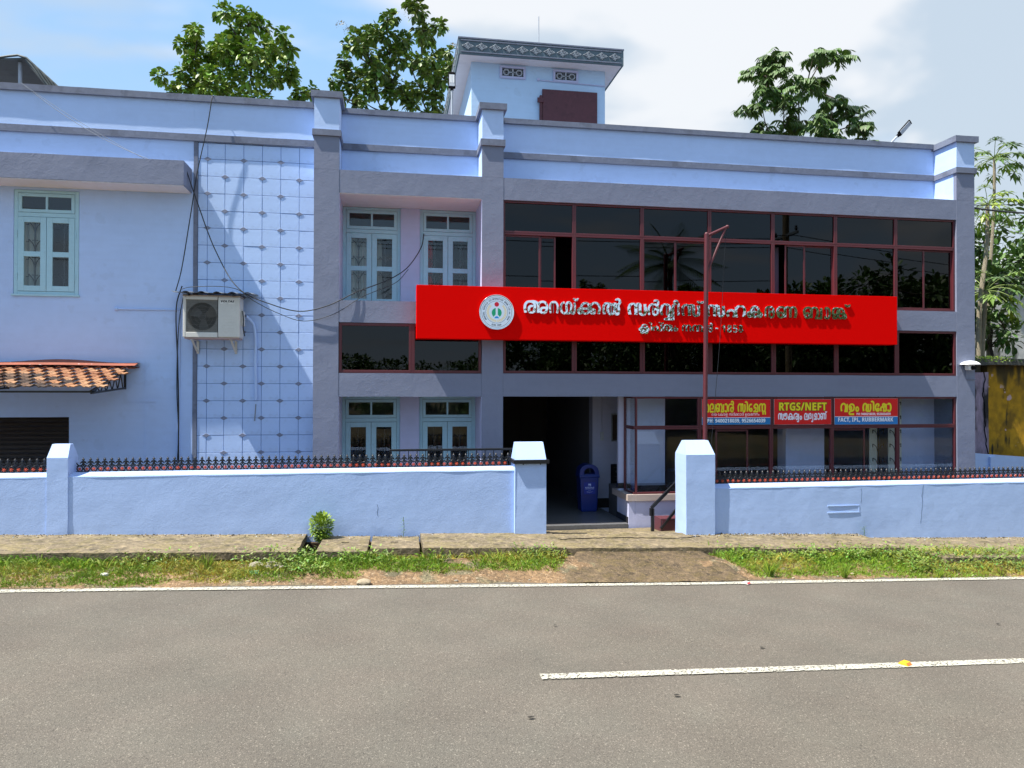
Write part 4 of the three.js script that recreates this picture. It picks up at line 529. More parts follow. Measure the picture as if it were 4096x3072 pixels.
// ------------------------------------------------------------------ air conditioner outdoor unit
{
  const zf = -0.1, zb = -0.44, a = thing('air_conditioner', 'white outdoor air conditioner with round fan grille on brackets beside the scored tile panel', 'air conditioner');
  const x0 = -3.482, x1 = -2.562, y0 = 3.385, y1 = 4.08;
  mesh('casing', [soft(x0, x0 + 0.05, y0, y1, zb, zf, 0.012, 2), soft(x0 + 0.05, x0 + 0.56, y1 - 0.055, y1, zb, zf, 0.006), soft(x0 + 0.05, x0 + 0.56, y0, y0 + 0.085, zb, zf, 0.006), soft(x0 + 0.565, x1, y0, y1, zb, zf, 0.02, 3)], M.acWhite, a); mesh('top_plate', soft(x0 - 0.004, x1 + 0.004, y1, y1 + 0.022, zb - 0.004, zf + 0.004, 0.006), std({ color: C(0.45, 0.36, 0.30), roughness: 0.6, map: rep(weatherMottle, 0.4) }), a);
  mesh('base_pan', soft(x0 + 0.02, x1 - 0.02, y0 - 0.025, y0 - 0.001, zb, zf - 0.02, 0.004), std({ color: C(0.42, 0.30, 0.28), roughness: 0.6 }), a);
  const cx = -3.165, cy = 3.752, dark = std({ color: C(0.035, 0.034, 0.03), roughness: 0.6 }); mesh('fan_recess', box(x0 + 0.05, x0 + 0.56, y0 + 0.085, y1 - 0.055, zb + 0.02, zb + 0.03), dark, a);
  const sh = new THREE.Shape(); sh.moveTo(x0 + 0.05, y0 + 0.085); sh.lineTo(x0 + 0.56, y0 + 0.085); sh.lineTo(x0 + 0.56, y1 - 0.055); sh.lineTo(x0 + 0.05, y1 - 0.055); const ho = new THREE.Path(); ho.absarc(cx - 0.012, cy - 0.01, 0.238, 0, Math.PI * 2); sh.holes.push(ho); const pl = new THREE.ExtrudeGeometry(sh, { depth: 0.05, bevelEnabled: false, curveSegments: 40 }); pl.translate(0, 0, zf - 0.075); mesh('fan_shroud', pl, std({ color: C(0.30, 0.29, 0.26), roughness: 0.55, map: rep(weatherMottle, 0.5) }), a);
  const fan = new THREE.Group(); fan.name = 'fan'; a.add(fan); fan.position.set(cx - 0.012, cy - 0.01, zf - 0.14); const hub = new THREE.CylinderGeometry(0.055, 0.055, 0.05, 20); hub.rotateX(Math.PI / 2); mesh('hub', hub, dark, fan);
  const bs = new THREE.Shape(); bs.moveTo(0.04, -0.03); bs.quadraticCurveTo(0.16, -0.11, 0.22, -0.06); bs.quadraticCurveTo(0.23, 0.05, 0.19, 0.11); bs.quadraticCurveTo(0.10, 0.06, 0.04, 0.04); const bg = new THREE.ExtrudeGeometry(bs, { depth: 0.006, bevelEnabled: false }); bg.rotateX(0.35); const bladeMat = std({ color: C(0.10, 0.095, 0.085), roughness: 0.5 }); for (let i = 0; i < 3; i++) mesh('blade', bg, bladeMat, fan).rotation.z = 0.5 + i * Math.PI * 2 / 3;
  const gr = []; for (let i = 0; i < 44; i++) { const x = x0 + 0.065 + i * 0.0112; gr.push(box(x, x + 0.0028, y0 + 0.095, y1 - 0.065, zf - 0.014, zf - 0.011)); } for (let i = 0; i < 7; i++) { const y = y0 + 0.14 + i * 0.075; gr.push(box(x0 + 0.055, x0 + 0.555, y, y + 0.003, zf - 0.018, zf - 0.015)); } for (const r of [0.06, 0.12, 0.18, 0.235]) { const t = new THREE.TorusGeometry(r, 0.0022, 4, 36); t.translate(cx - 0.012, cy - 0.01, zf - 0.017); gr.push(t); } mesh('fan_grille', gr, std({ color: C(0.16, 0.155, 0.14), roughness: 0.5 }), a);
  for (let i = 0; i < 6; i++) mesh('louvre', soft(-2.85, -2.65, 3.49 + i * 0.052, 3.497 + i * 0.052, zf - 0.002, zf + 0.004, 0.002), M.acWhite, a);
  mesh('seam', box(x0 + 0.558, x0 + 0.563, y0 + 0.01, y1, zf - 0.1, zf - 0.012), M.dark, a);
  const c = document.createElement('canvas'); c.width = 512; c.height = 160; const g = c.getContext('2d'); g.fillStyle = '#dddcd6'; g.fillRect(0, 0, 512, 160); g.fillStyle = '#15161c'; g.save(); g.translate(10, 96); g.transform(1, 0, -0.2, 1, 0, 0); g.font = 'bold 96px sans-serif'; g.scale(470 / g.measureText('VOLTAS').width, 1); g.fillText('VOLTAS', 8, 0); g.lineWidth = 7; g.strokeStyle = '#15161c'; g.strokeText('VOLTAS', 8, 0); g.restore(); g.font = '22px sans-serif'; g.fillText('A TATA Enterprise', 120, 140);
  const t = new THREE.CanvasTexture(c); t.colorSpace = THREE.SRGBColorSpace; const lg = new THREE.PlaneGeometry(0.24, 0.075); lg.translate(-2.765, 3.995, zf + 0.0015); mesh('logo', lg, std({ map: t, roughness: 0.45 }), a);
  for (const x of [-3.36, -2.72]) mesh('bracket', [box(x - 0.02, x + 0.02, 3.345, 3.358, -0.6, zf - 0.05), box(x - 0.02, x + 0.02, 3.13, 3.36, -0.612, -0.6), flatBar([x, 3.15, -0.6], [x, 3.34, zf - 0.12], 0.035, 0.008)], M.acWhite, a);
  mesh('valve_cover', soft(x1 - 0.005, x1 + 0.03, 3.6, 3.86, -0.42, -0.2, 0.008), M.acWhite, a); mesh('power_cord', tube([[x1 + 0.03, 3.85, -0.2], [x1 + 0.05, 3.7, -0.16], [x1 + 0.04, 3.55, -0.2], [x1 + 0.06, 3.42, -0.22]], 0.01, 14), M.cable, a);
  mesh('refrigerant_pipe', tube([[x1 + 0.03, 3.79, -0.42], [-2.52, 3.78, -0.5], [-2.42, 3.66, -0.55], [-2.385, 3.4, -0.575], [-2.385, 3.0, -0.58], [-2.375, 2.6, -0.58], [-2.375, 2.31, -0.585]], 0.026, 40, 8), M.tile, a); mesh('drain_hose', tube([[-2.372, 2.24, -0.57], [-2.378, 2.1, -0.56], [-2.39, 1.94, -0.56]], 0.011, 8), M.cableWhite, a);
  const cv = thing('rain_cover', 'short corrugated metal sheet fixed to the wall just above the air conditioner', 'cover'), n = 64, ps = [], ix = []; for (let j = 0; j <= 1; j++) for (let i = 0; i <= n; i++) { const x = lerp(-3.64, -2.35, i / n), k = Math.max(0, Math.cos(i / n * Math.PI * 2 * 5.2 + 0.4)); ps.push(x, 4.125 + 0.028 * Math.pow(k, 0.7) + j * 0.06, j ? -0.615 : 0.03); } for (let i = 0; i < n; i++) ix.push(i, i + 1, n + 1 + i, i + 1, n + 2 + i, n + 1 + i); const cg = new THREE.BufferGeometry(); cg.setAttribute('position', new THREE.Float32BufferAttribute(ps, 3)); cg.setIndex(ix); const top = cg.toNonIndexed(); const lo = top.clone(); lo.translate(0, -0.003, 0); for (const q of [top, lo]) { q.computeVertexNormals(); uvw(q); } mesh('sheet', [top, lo], M.galv, cv); mesh('support', [box(-3.5, -2.55, 4.095, 4.118, -0.2, -0.17), box(-3.4, -3.37, 4.09, 4.118, -0.612, 0.0), box(-2.68, -2.65, 4.09, 4.118, -0.612, 0.0)], M.blackIron, cv);
}
{ // wall conduits
  const c = thing('wall_conduit', 'thin painted conduit running across and down the blue wall left of the air conditioner', 'conduit'); mesh('pipe', [bar([-4.68, 3.89, -0.605], [-3.665, 3.89, -0.605], 0.012), bar([-3.665, 3.895, -0.605], [-3.655, -0.2, -0.605], 0.012), ball(-4.70, 3.89, -0.605, 0.035)], M.blue, c);
  const d = thing('wall_conduit', 'short painted cable cover strip on the blue wall under the tiled awning end', 'conduit'); mesh('strip', [box(-4.48, -4.06, 2.28, 2.315, LZ, LZ + 0.012)], M.blue, d); mesh('clip', [box(-4.24, -4.225, -0.2, 2.9, LZ, LZ + 0.006)], M.blue, d);
}
// ------------------------------------------------------------------ clay tiled awning
{
  const aw = thing('tiled_awning', 'lean-to awning of orange and blackened clay tiles over the dark shutter opening', 'awning');
  const yB = 2.90, zB = -0.62, yF = 2.53, zF = 0.93, rows = 7, cols = 15, len = Math.hypot(yB - yF, zF - zB), tilt = Math.atan2(yB - yF, zF - zB), rl = len / rows, tw = 0.208;
  const mk = (s) => { const n = 12, pos = [], ix = []; const prof = (t) => 0.034 * Math.pow(Math.max(0, Math.sin(t * Math.PI * 2 - 0.3)), 1.1) + 0.012 * Math.max(0, Math.sin(t * Math.PI * 6 + 1)) * (t > 0.5 ? 1 : 0.2); for (const [l, e] of [[0, 0], [1, 0], [1, -0.014], [0, -0.014]]) for (let i = 0; i <= n; i++) { const t = i / n; pos.push((t - 0.5) * tw * 1.09, prof(t) + e + (l ? 0 : -0.02), l * rl * 1.14 + 0.006 * Math.sin(t * 9 + s) * l); }
    for (let k = 0; k < 3; k++) for (let i = 0; i < n; i++) { const a = k * (n + 1) + i, b = a + n + 1; ix.push(a, b, a + 1, b, b + 1, a + 1); } const g = new THREE.BufferGeometry(); g.setAttribute('position', new THREE.Float32BufferAttribute(pos, 3)); g.setIndex(ix); const q = g.toNonIndexed(); q.computeVertexNormals(); return uvw(q); };
  const geos = [mk(0), mk(2), mk(4)], cm = (r, g, b, m = weatherMottle) => std({ color: C(r, g, b), roughness: 0.9, map: rep(m, 0.35), bumpMap: rep(concreteBump, 0.4), bumpScale: 0.006 }), clean = [cm(0.46, 0.225, 0.11), cm(0.50, 0.28, 0.15), cm(0.38, 0.17, 0.085)], sooty = [cm(0.13, 0.08, 0.052), cm(0.19, 0.115, 0.075), cm(0.085, 0.058, 0.045)], top = [cm(0.28, 0.10, 0.06), cm(0.32, 0.125, 0.075)]; srand(91);
  for (let r = 0; r < rows; r++) for (let c = 0; c < cols; c++) { const x = -4.47 - c * tw - (r % 2 ? tw * 0.5 : 0) + 0.04, dirty = r >= 3 && (c > 4.2 - r * 0.3 + rr(-1.2, 1.2)), set = r === 0 ? top : dirty ? (rnd() < 0.10 ? clean : sooty) : rnd() < 0.10 && r > 2 ? sooty : clean;
    const m = mesh('roof_tile', geos[Math.floor(rnd() * 3)], set[Math.floor(rnd() * set.length)], aw), s = r * rl; m.position.set(x, yB - Math.sin(tilt) * s + rr(0, 0.006), zB + Math.cos(tilt) * s); m.rotation.set(tilt - 0.055 + rr(-0.02, 0.02), rr(-0.02, 0.02), rr(-0.03, 0.03)); }
  const n = 60, ps = [], ix = []; for (let j = 0; j <= 3; j++) for (let i = 0; i <= n; i++) { const x = lerp(-7.6, -4.31, i / n), wv = 0.028 * Math.sin(x * 3.1) * (j === 0 ? 1 : 0.15); ps.push(x, [2.985, 2.955, 2.915, 2.905][j] + wv, [-0.612, -0.5, -0.36, -0.335][j]); } for (let j = 0; j < 3; j++) for (let i = 0; i < n; i++) { const a = j * (n + 1) + i, b = a + n + 1; ix.push(a, b, a + 1, b, b + 1, a + 1); } const fg = new THREE.BufferGeometry(); fg.setAttribute('position', new THREE.Float32BufferAttribute(ps, 3)); fg.setIndex(ix); fg.computeVertexNormals(); uvw(fg);
  const splash = tex(512, (u, v) => { const s = step(0.72, 0.75, pf(u, v, 30, 3, 921)) * step(0.45, 0.6, pf(u, v, 5, 2, 922)), k = 0.9 + 0.2 * (pf(u, v, 12, 4, 923) - 0.5); return [lerp(0.60 * k, 0.80, s), lerp(0.325 * k, 0.78, s), lerp(0.235 * k, 0.80, s)]; }, true); mesh('flashing', fg, std({ map: rep(splash, 1.7), roughness: 0.75, side: THREE.DoubleSide }), aw);
  const tr = []; for (const x of [-4.55, -6.4]) { tr.push(flatBar([x, 2.52, -0.61], [x, 2.44, 0.86], 0.03, 0.03), flatBar([x, 2.5, -0.6], [x, 2.84, -0.6], 0.03, 0.03), flatBar([x, 2.82, -0.6], [x, 2.46, 0.9], 0.03, 0.03)); for (let k = 0; k < 5; k++) tr.push(flatBar([x, 2.51 - k * 0.014, -0.5 + k * 0.25], [x, 2.80 - (k + 0.6) * 0.062, -0.38 + k * 0.25], 0.014, 0.014), flatBar([x, 2.80 - (k + 0.6) * 0.062, -0.38 + k * 0.25], [x, 2.51 - (k + 1) * 0.014, -0.25 + k * 0.25], 0.014, 0.014)); } mesh('truss', tr, M.blackIron, aw); mesh('purlin', [flatBar([-7.7, 2.46, 0.84], [-4.5, 2.46, 0.84], 0.03, 0.04), flatBar([-7.7, 2.72, -0.1], [-4.5, 2.72, -0.1], 0.03, 0.03)], M.blackIron, aw);
}
// ------------------------------------------------------------------ cables, lamps, camera, flagpole
function sag(a, b, drop, n = 8) { const r = []; for (let i = 0; i <= n; i++) { const t = i / n; r.push([lerp(a[0], b[0], t), lerp(a[1], b[1], t) - drop * 4 * t * (1 - t), lerp(a[2], b[2], t)]); } return r; }
tag(mesh('cable', mergeGeometries([tube(sag([-6.2, 7.68, -0.53], [-4.05, 6.375, -0.12], 0.12), 0.0045, 24, 5), tube(sag([-6.2, 7.68, -0.52], [-4.1, 6.375, -0.14], 0.05), 0.0035, 24, 5)].map(plain)), M.cableWhite), 'pair of thin pale cables slanting from the roof edge down to the sun shade', 'cable');
tag(mesh('cable', tube([[-3.13, 7.70, -0.6], [-3.12, 7.66, -0.52], [-3.2, 7.1, -0.5], [-3.36, 6.3, -0.5], [-3.46, 5.5, -0.45], [-3.6, 4.5, -0.4], [-3.67, 4.17, -0.35]], 0.009, 50, 5), M.cable), 'black cable hanging from the roof edge past the sun shade corner', 'cable');
tag(mesh('cable', tube([[-3.50, 6.3, -0.3], [-3.36, 5.8, -0.45], [-3.02, 4.9, -0.4], [-2.55, 4.2, -0.05], [-2.05, 3.96, 0.05], [-1.55, 3.84, 0.06], [-1.1, 3.94, 0.06], [-0.6, 4.2, 0.0], [-0.0, 4.5, -0.3], [0.3, 4.75, -0.5], [0.54, 5.15, -0.7], [0.6, 5.45, -0.93]], 0.0095, 120, 5), M.cable), 'black cable sweeping past the scored tile panel up to the recessed window', 'cable');
tag(mesh('cable', tube([[-3.55, 4.2, -0.2], [-3.3, 4.22, 0.02], [-2.6, 4.2, 0.06], [-2.3, 4.0, 0.0], [-1.9, 3.80, 0.0], [-1.5, 3.68, 0.0], [-1.0, 3.80, 0.03], [-0.5, 4.12, 0.0], [0.1, 4.45, -0.35], [0.3, 4.7, -0.5]], 0.006, 90, 5), M.cable), 'second thinner black cable drooping under the sweeping one across the grey pillar', 'cable');
tag(mesh('cable', mergeGeometries([tube([[-3.6, 4.3, -0.5], [-3.7, 4.0, -0.55], [-3.69, 3.0, -0.58], [-3.67, 2.2, -0.585], [-3.66, 1.2, -0.585], [-3.6, 0.4, -0.585]], 0.011, 40, 5), tube([[-3.58, 4.1, -0.5], [-3.66, 3.7, -0.56], [-3.70, 2.6, -0.58], [-3.67, 1.7, -0.585], [-3.72, 0.6, -0.585]], 0.008, 40, 5)].map(plain)), M.cable), 'black cables running straight down the wall left of the air conditioner', 'cable');
{ const l = thing('flood_lamp', 'grey LED street lamp on a short pole on the roof, left of the tower', 'lamp', [1.17, 7.6, -1.5]); mesh('pole', bar([0, -0.6, 0], [0, 0.86, 0], 0.022), M.galvPaint, l); mesh('neck', soft(-0.03, 0.03, 0.84, 0.92, -0.03, 0.03, 0.008), M.dark, l); const h = new THREE.Group(); h.name = 'head'; h.position.set(0, 0.9, 0); h.rotation.x = -0.15; l.add(h); mesh('housing', soft(-0.07, 0.07, 0.0, 0.34, -0.05, 0, 0.012, 2), M.dark, h); mesh('lens', soft(-0.055, 0.055, 0.03, 0.28, 0.001, 0.008, 0.003), M.galvPaint, h); for (const x of [-0.035, 0, 0.035]) mesh('led_strip', soft(x - 0.008, x + 0.008, 0.1, 0.26, 0.008, 0.012, 0.002), M.white, h); }
{ const l = thing('street_lamp', 'slim solar street lamp leaning out above the right end of the roof', 'lamp', [10.55, 7.55, -1.6]); mesh('arm', bar([-0.1, 0, 0], [0.5, 0.62, 0.05], 0.022), M.galvPaint, l); const h = new THREE.Group(); h.name = 'head'; h.position.set(0.5, 0.62, 0.05); h.rotation.set(0.2, 0.15, -0.74); l.add(h); mesh('housing', soft(-0.055, 0.055, -0.02, 0.38, -0.02, 0.02, 0.01, 2), M.dark, h); mesh('lens', soft(-0.045, 0.045, 0.02, 0.34, 0.021, 0.03, 0.003), M.galvPaint, h); mesh('joint', soft(-0.03, 0.03, -0.08, 0.0, -0.03, 0.03, 0.01), M.dark, h); }
{ const c = thing('security_camera', 'white security camera under a rain hood on the corner pillar', 'camera', [11.36, 3.06, 0]); const hg = new THREE.SphereGeometry(0.19, 24, 10, 0, Math.PI * 2, 0, Math.PI * 0.42); hg.scale(1.05, 0.55, 0.9); hg.translate(0, -0.06, 0.09); const hi = hg.clone(); hi.scale(0.98, 0.97, 0.98); mesh('hood', [hg, hi], std({ color: C(0.78, 0.79, 0.80), roughness: 0.35, side: THREE.DoubleSide }), c); mesh('body', soft(-0.08, 0.06, -0.145, -0.03, 0.02, 0.16, 0.03, 3), M.white, c); const ln = new THREE.CylinderGeometry(0.04, 0.045, 0.06, 18); ln.rotateX(Math.PI / 2); ln.translate(-0.005, -0.10, 0.17); mesh('lens', ln, M.dark, c); mesh('conduit', tube([[-0.03, -0.14, 0.03], [-0.035, -0.26, 0.015], [-0.02, -0.315, 0.012], [0.05, -0.325, 0.012], [0.19, -0.325, 0.012]], 0.012, 20), M.grey, c); }
{ const f = thing('flagpole', 'maroon steel flagpole with angled top arm in front of the red sign', 'flagpole', [5.40, 0, 0.9]); mesh('pole', bar([0.0, -0.6, 0], [0.045, 5.24, 0], 0.04, 14), M.maroon, f); mesh('arm', bar([0.035, 5.2, 0], [0.43, 5.385, 0], 0.026, 12), M.maroon, f); mesh('brace', bar([0.05, 4.56, 0], [0.40, 5.36, 0], 0.022, 12), M.maroon, f); mesh('cap', [ball(0.435, 5.388, 0, 0.03), ball(0.045, 5.24, 0, 0.036)], M.maroon, f); mesh('rope', [tube(sag([0.42, 5.35, 0], [0.27, 3.2, 0.02], 0.03), 0.003, 12, 4), tube(sag([0.40, 5.35, 0], [0.32, 3.9, 0.02], 0.02), 0.003, 12, 4), tube([[0.32, 3.9, 0.02], [0.27, 3.2, 0.02], [0.2, 2.4, 0.02], [0.12, 1.5, 0.02]], 0.0045, 20, 4)], M.cable, f); }
// ------------------------------------------------------------------ porch things
{
  const b = thing('litter_bin', 'tall blue plastic litter bin with hooded lid standing in the dark porch', 'bin', [3.95, 0.048, -1.5]); b.scale.setScalar(0.95); const taper = (w0, w1, h0, h1) => { const g = new RoundedBoxGeometry(1, h1 - h0, 1, 3, 0.06), p = g.attributes.position; for (let i = 0; i < p.count; i++) { const t = (p.getY(i) / (h1 - h0)) + 0.5, w = lerp(w0, w1, t); p.setXYZ(i, p.getX(i) * w, p.getY(i) + (h0 + h1) / 2, p.getZ(i) * w * 0.85); } g.computeVertexNormals(); return g; };
  mesh('body', taper(0.34, 0.41, 0, 0.74), M.binBlue, b); mesh('collar', taper(0.44, 0.44, 0.72, 0.78), M.binBlue, b); const hs = new THREE.Shape(); hs.moveTo(-0.21, 0); hs.lineTo(-0.2, 0.08); hs.quadraticCurveTo(-0.18, 0.22, 0, 0.225); hs.quadraticCurveTo(0.18, 0.22, 0.2, 0.08); hs.lineTo(0.21, 0); const hh = new THREE.Path(); hh.moveTo(-0.13, 0.02); hh.lineTo(0.13, 0.02); hh.quadraticCurveTo(0.13, 0.16, 0, 0.165); hh.quadraticCurveTo(-0.13, 0.16, -0.13, 0.02); hs.holes.push(hh); const hg = new THREE.ExtrudeGeometry(hs, { depth: 0.3, bevelEnabled: true, bevelSize: 0.01, bevelThickness: 0.01, bevelSegments: 2 }); hg.translate(0, 0.77, -0.15); mesh('lid', hg, M.binBlue, b);
  const c = document.createElement('canvas'); c.width = c.height = 256; const g = c.getContext('2d'); g.fillStyle = '#10309a'; g.fillRect(0, 0, 256, 256); g.fillStyle = '#c9d4f4'; g.fillRect(98, 28, 60, 56); g.fillStyle = '#10309a'; for (const x of [112, 136]) { g.beginPath(); g.ellipse(x, 70, 8, 22, 0, 0, 7); g.fill(); } g.fillStyle = '#c9d4f4'; g.font = 'bold 46px sans-serif'; g.textAlign = 'center'; g.fillText('Nilkamal', 128, 130); g.fillRect(30, 142, 196, 4); g.strokeStyle = '#c9d4f4'; g.lineWidth = 4; g.beginPath(); g.ellipse(128, 196, 62, 16, -0.1, 0, 5.2); g.stroke(); const t = new THREE.CanvasTexture(c); t.colorSpace = THREE.SRGBColorSpace; const p = new THREE.PlaneGeometry(0.25, 0.25); p.rotateX(-0.045); p.translate(0, 0.5, 0.176); mesh('label', p, std({ map: t, roughness: 0.4 }), b);
  const n = thing('notice_board', 'dark framed notice board on the porch wall', 'notice board', [4.66, 1.72, -1.838]); mesh('frame', [soft(-0.11, 0.2, 0.265, 0.29, 0, 0.03, 0.005), soft(-0.11, 0.2, -0.29, -0.265, 0, 0.03, 0.005), soft(-0.11, -0.085, -0.265, 0.265, 0, 0.03, 0.005)], M.galv, n); mesh('felt', box(-0.085, 0.2, -0.265, 0.265, 0.001, 0.012), M.wood, n);
  const pc = document.createElement('canvas'); pc.width = 256; pc.height = 320; const q = pc.getContext('2d'); q.fillStyle = '#17181c'; q.fillRect(0, 0, 256, 320); q.fillStyle = '#7d7a6a'; q.font = 'bold 40px serif'; q.fillText('SRI', 70, 130); q.font = '22px serif'; for (const [y, s] of [[60, 'ESTD'], [200, 'INAUGURATED BY'], [260, 'CHAIRMAN']]) q.fillText(s, 40, y); const pt = new THREE.CanvasTexture(pc); pt.colorSpace = THREE.SRGBColorSpace; const pl = thing('stone_plaque', 'dark engraved stone plaque low on the porch wall below the notice board', 'plaque', [4.68, 0.74, -1.838]); mesh('stone', soft(-0.14, 0.2, -0.215, 0.215, 0, 0.02, 0.004), M.granite, pl); const pp = new THREE.PlaneGeometry(0.33, 0.42); pp.translate(0.03, 0, 0.0215); mesh('engraving', pp, std({ map: pt, roughness: 0.3 }), pl);
  const sw = thing('switch_box', 'small switch box with a conduit on the porch wall beside the notice board', 'switch box', [4.345, 1.54, -1.838]); mesh('box', soft(-0.035, 0.035, -0.09, 0.09, 0, 0.04, 0.006), M.galvPaint, sw); mesh('conduit', bar([0, 0.09, 0.012], [0, 1.2, 0.012], 0.01), M.inner, sw);
}
{ // corrugated roof of a shed on the left wing
  const s = thing('metal_shed_roof', 'weathered corrugated metal roof on a thin post at the left end of the bank roof', 'shed roof', [0, 0, -1.6]); const n = 40, ps = [], ix = []; const prof = [[-9.5, 8.36], [-7.05, 8.42], [-6.55, 8.475], [-6.15, 7.98]];
  for (let j = 0; j <= 1; j++) prof.forEach(([x, y]) => ps.push(x, y, 0, x, y, -2.5)); const top = new THREE.Shape(prof.map(([x, y]) => new THREE.Vector2(x, y)).concat(prof.slice().reverse().map(([x, y]) => new THREE.Vector2(x - 0.01, y - 0.03)))); const g = new THREE.ExtrudeGeometry(top, { depth: 2.4, bevelEnabled: false }); g.translate(0, 0, -2.2); uvw(g); mesh('roof_sheet', g, M.shedMetal, s);
  for (let k = 0; k < 9; k++) mesh('ridge_roll', [tube(prof.map(([x, y]) => [x, y + 0.012, 0.2 - k * 0.28]), 0.022, 24, 5)], M.shedMetal, s); mesh('post', bar([-6.68, 7.2, 0.05], [-6.68, 8.44, 0.05], 0.035), M.galvPaint, s); mesh('post', bar([-6.68, 6.2, -2.0], [-6.68, 8.44, -2.0], 0.035), M.galvPaint, s);
}

// ------------------------------------------------------------------ plants
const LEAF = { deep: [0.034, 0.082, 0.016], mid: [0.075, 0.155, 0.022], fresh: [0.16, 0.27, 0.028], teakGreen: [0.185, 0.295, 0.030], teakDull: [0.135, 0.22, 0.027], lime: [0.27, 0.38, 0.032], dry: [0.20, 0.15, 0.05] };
class Foliage { // gathers leaves into one mesh
  constructor() { this.p = []; this.n = []; this.c = []; }
  leaf(at, dir, up, len, wid, col, prof = [[0, 0], [0.3, 0.86], [0.62, 1], [0.86, 0.6], [1, 0]], droop = 0.35, fold = 0.25) {
    const D = dir.clone().normalize(), S = new THREE.Vector3().crossVectors(D, up); if (S.lengthSq() < 1e-6) S.set(1, 0, 0); S.normalize(); const N = new THREE.Vector3().crossVectors(S, D).normalize(), P = (t, s) => { const w = s * wid / 2, y = -droop * len * t * t; return [at.x + D.x * len * t + S.x * w + N.x * Math.abs(w) * fold, at.y + D.y * len * t + S.y * w + N.y * Math.abs(w) * fold + y, at.z + D.z * len * t + S.z * w + N.z * Math.abs(w) * fold]; };
    const tri = (a, b, c) => { const A = new THREE.Vector3(...a), e = new THREE.Vector3(...b).sub(A), f = new THREE.Vector3(...c).sub(A), n = e.cross(f).normalize(); for (const v of [a, b, c]) { this.p.push(...v); this.n.push(n.x, n.y, n.z); this.c.push(...col); } };
    for (const s of [-1, 1]) for (let i = 0; i < prof.length - 1; i++) { const [t0, w0] = prof[i], [t1, w1] = prof[i + 1], a = P(t0, 0), b = P(t1, 0), c = P(t1, s * w1), d = P(t0, s * w0); if (w1 > 0) s > 0 ? tri(a, c, b) : tri(a, b, c); if (w0 > 0) s > 0 ? tri(a, d, w1 > 0 ? c : b) : tri(a, w1 > 0 ? c : b, d); }
  }
  mesh(name, parent, mat = M.leaf) { const g = new THREE.BufferGeometry(); g.setAttribute('position', new THREE.Float32BufferAttribute(this.p, 3)); g.setAttribute('normal', new THREE.Float32BufferAttribute(this.n, 3)); g.setAttribute('color', new THREE.Float32BufferAttribute(this.c, 3)); return mesh(name, g, mat, parent); }
}
const V3 = (x, y, z) => new THREE.Vector3(x, y, z), dirRnd = () => { const t = rr(0, Math.PI * 2), y = rr(-1, 1), s = Math.sqrt(1 - y * y); return V3(s * Math.cos(t), y, s * Math.sin(t)); };
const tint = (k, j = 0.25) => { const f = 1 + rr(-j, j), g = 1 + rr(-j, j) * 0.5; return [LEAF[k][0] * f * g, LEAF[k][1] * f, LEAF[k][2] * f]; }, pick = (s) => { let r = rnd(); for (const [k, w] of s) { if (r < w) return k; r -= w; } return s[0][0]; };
function limb(pts, r0, r1, n = 7) { const c = new THREE.CatmullRomCurve3(pts), seg = Math.max(3, pts.length * 3), g = new THREE.TubeGeometry(c, seg, 1, n), p = g.attributes.position; for (let i = 0; i <= seg; i++) { const q = c.getPointAt(i / seg), r = lerp(r0, r1, i / seg); for (let k = 0; k <= n; k++) { const o = i * (n + 1) + k; p.setXYZ(o, q.x + (p.getX(o) - q.x) * r, q.y + (p.getY(o) - q.y) * r, q.z + (p.getZ(o) - q.z) * r); } } g.computeVertexNormals(); const uv = g.attributes.uv; for (let i = 0; i < uv.count; i++) uv.setXY(i, uv.getY(i) * 1, uv.getX(i) * c.getLength() * 0.7); return g; }
function clusterTree(name, label, at, clusters, fork, opts) { // crown given as clumps round a branching skeleton
  srand(opts.seed); const t = thing(name, label, 'tree', at, opts.group), f = new Foliage(), bits = [], nodes = [{ p: V3(0, fork, 0), d: 0 }]; const limbs = [limb([V3(0, -0.6, 0), V3(rr(-0.1, 0.1), fork * 0.5, rr(-0.1, 0.1)), V3(0, fork, 0), V3(0.05, fork + 0.5, 0)], opts.trunk, opts.trunk * 0.6, 9)];
  const pts = clusters.map(([x, y, r]) => ({ p: V3(x, y, rr(-1, 1) * opts.depth * (0.35 + 0.65 * clamp(1 - Math.abs(x) / 2.4))), r })).sort((a, b) => a.p.distanceTo(nodes[0].p) - b.p.distanceTo(nodes[0].p));
  for (const c of pts) { let best = nodes[0], bd = 1e9; for (const q of nodes) { const e = q.p.distanceTo(c.p) + q.d * 0.55; if (e < bd && q.p.y < c.p.y + 0.5) { bd = e; best = q; } } nodes.push({ p: c.p, d: best.d + best.p.distanceTo(c.p) }); const m = best.p.clone().lerp(c.p, 0.5); m.y -= 0.06 * best.p.distanceTo(c.p); m.x += rr(-0.05, 0.05); limbs.push(limb([best.p, m, c.p], best === nodes[0] ? opts.trunk * 0.42 : 0.022 + 0.01 * rnd(), 0.010, 5)); }
  for (const c of pts) opts.clump(f, c, t);
  mesh('trunk', limbs, opts.bark ?? M.bark, t); f.mesh('crown', t); return t;
}
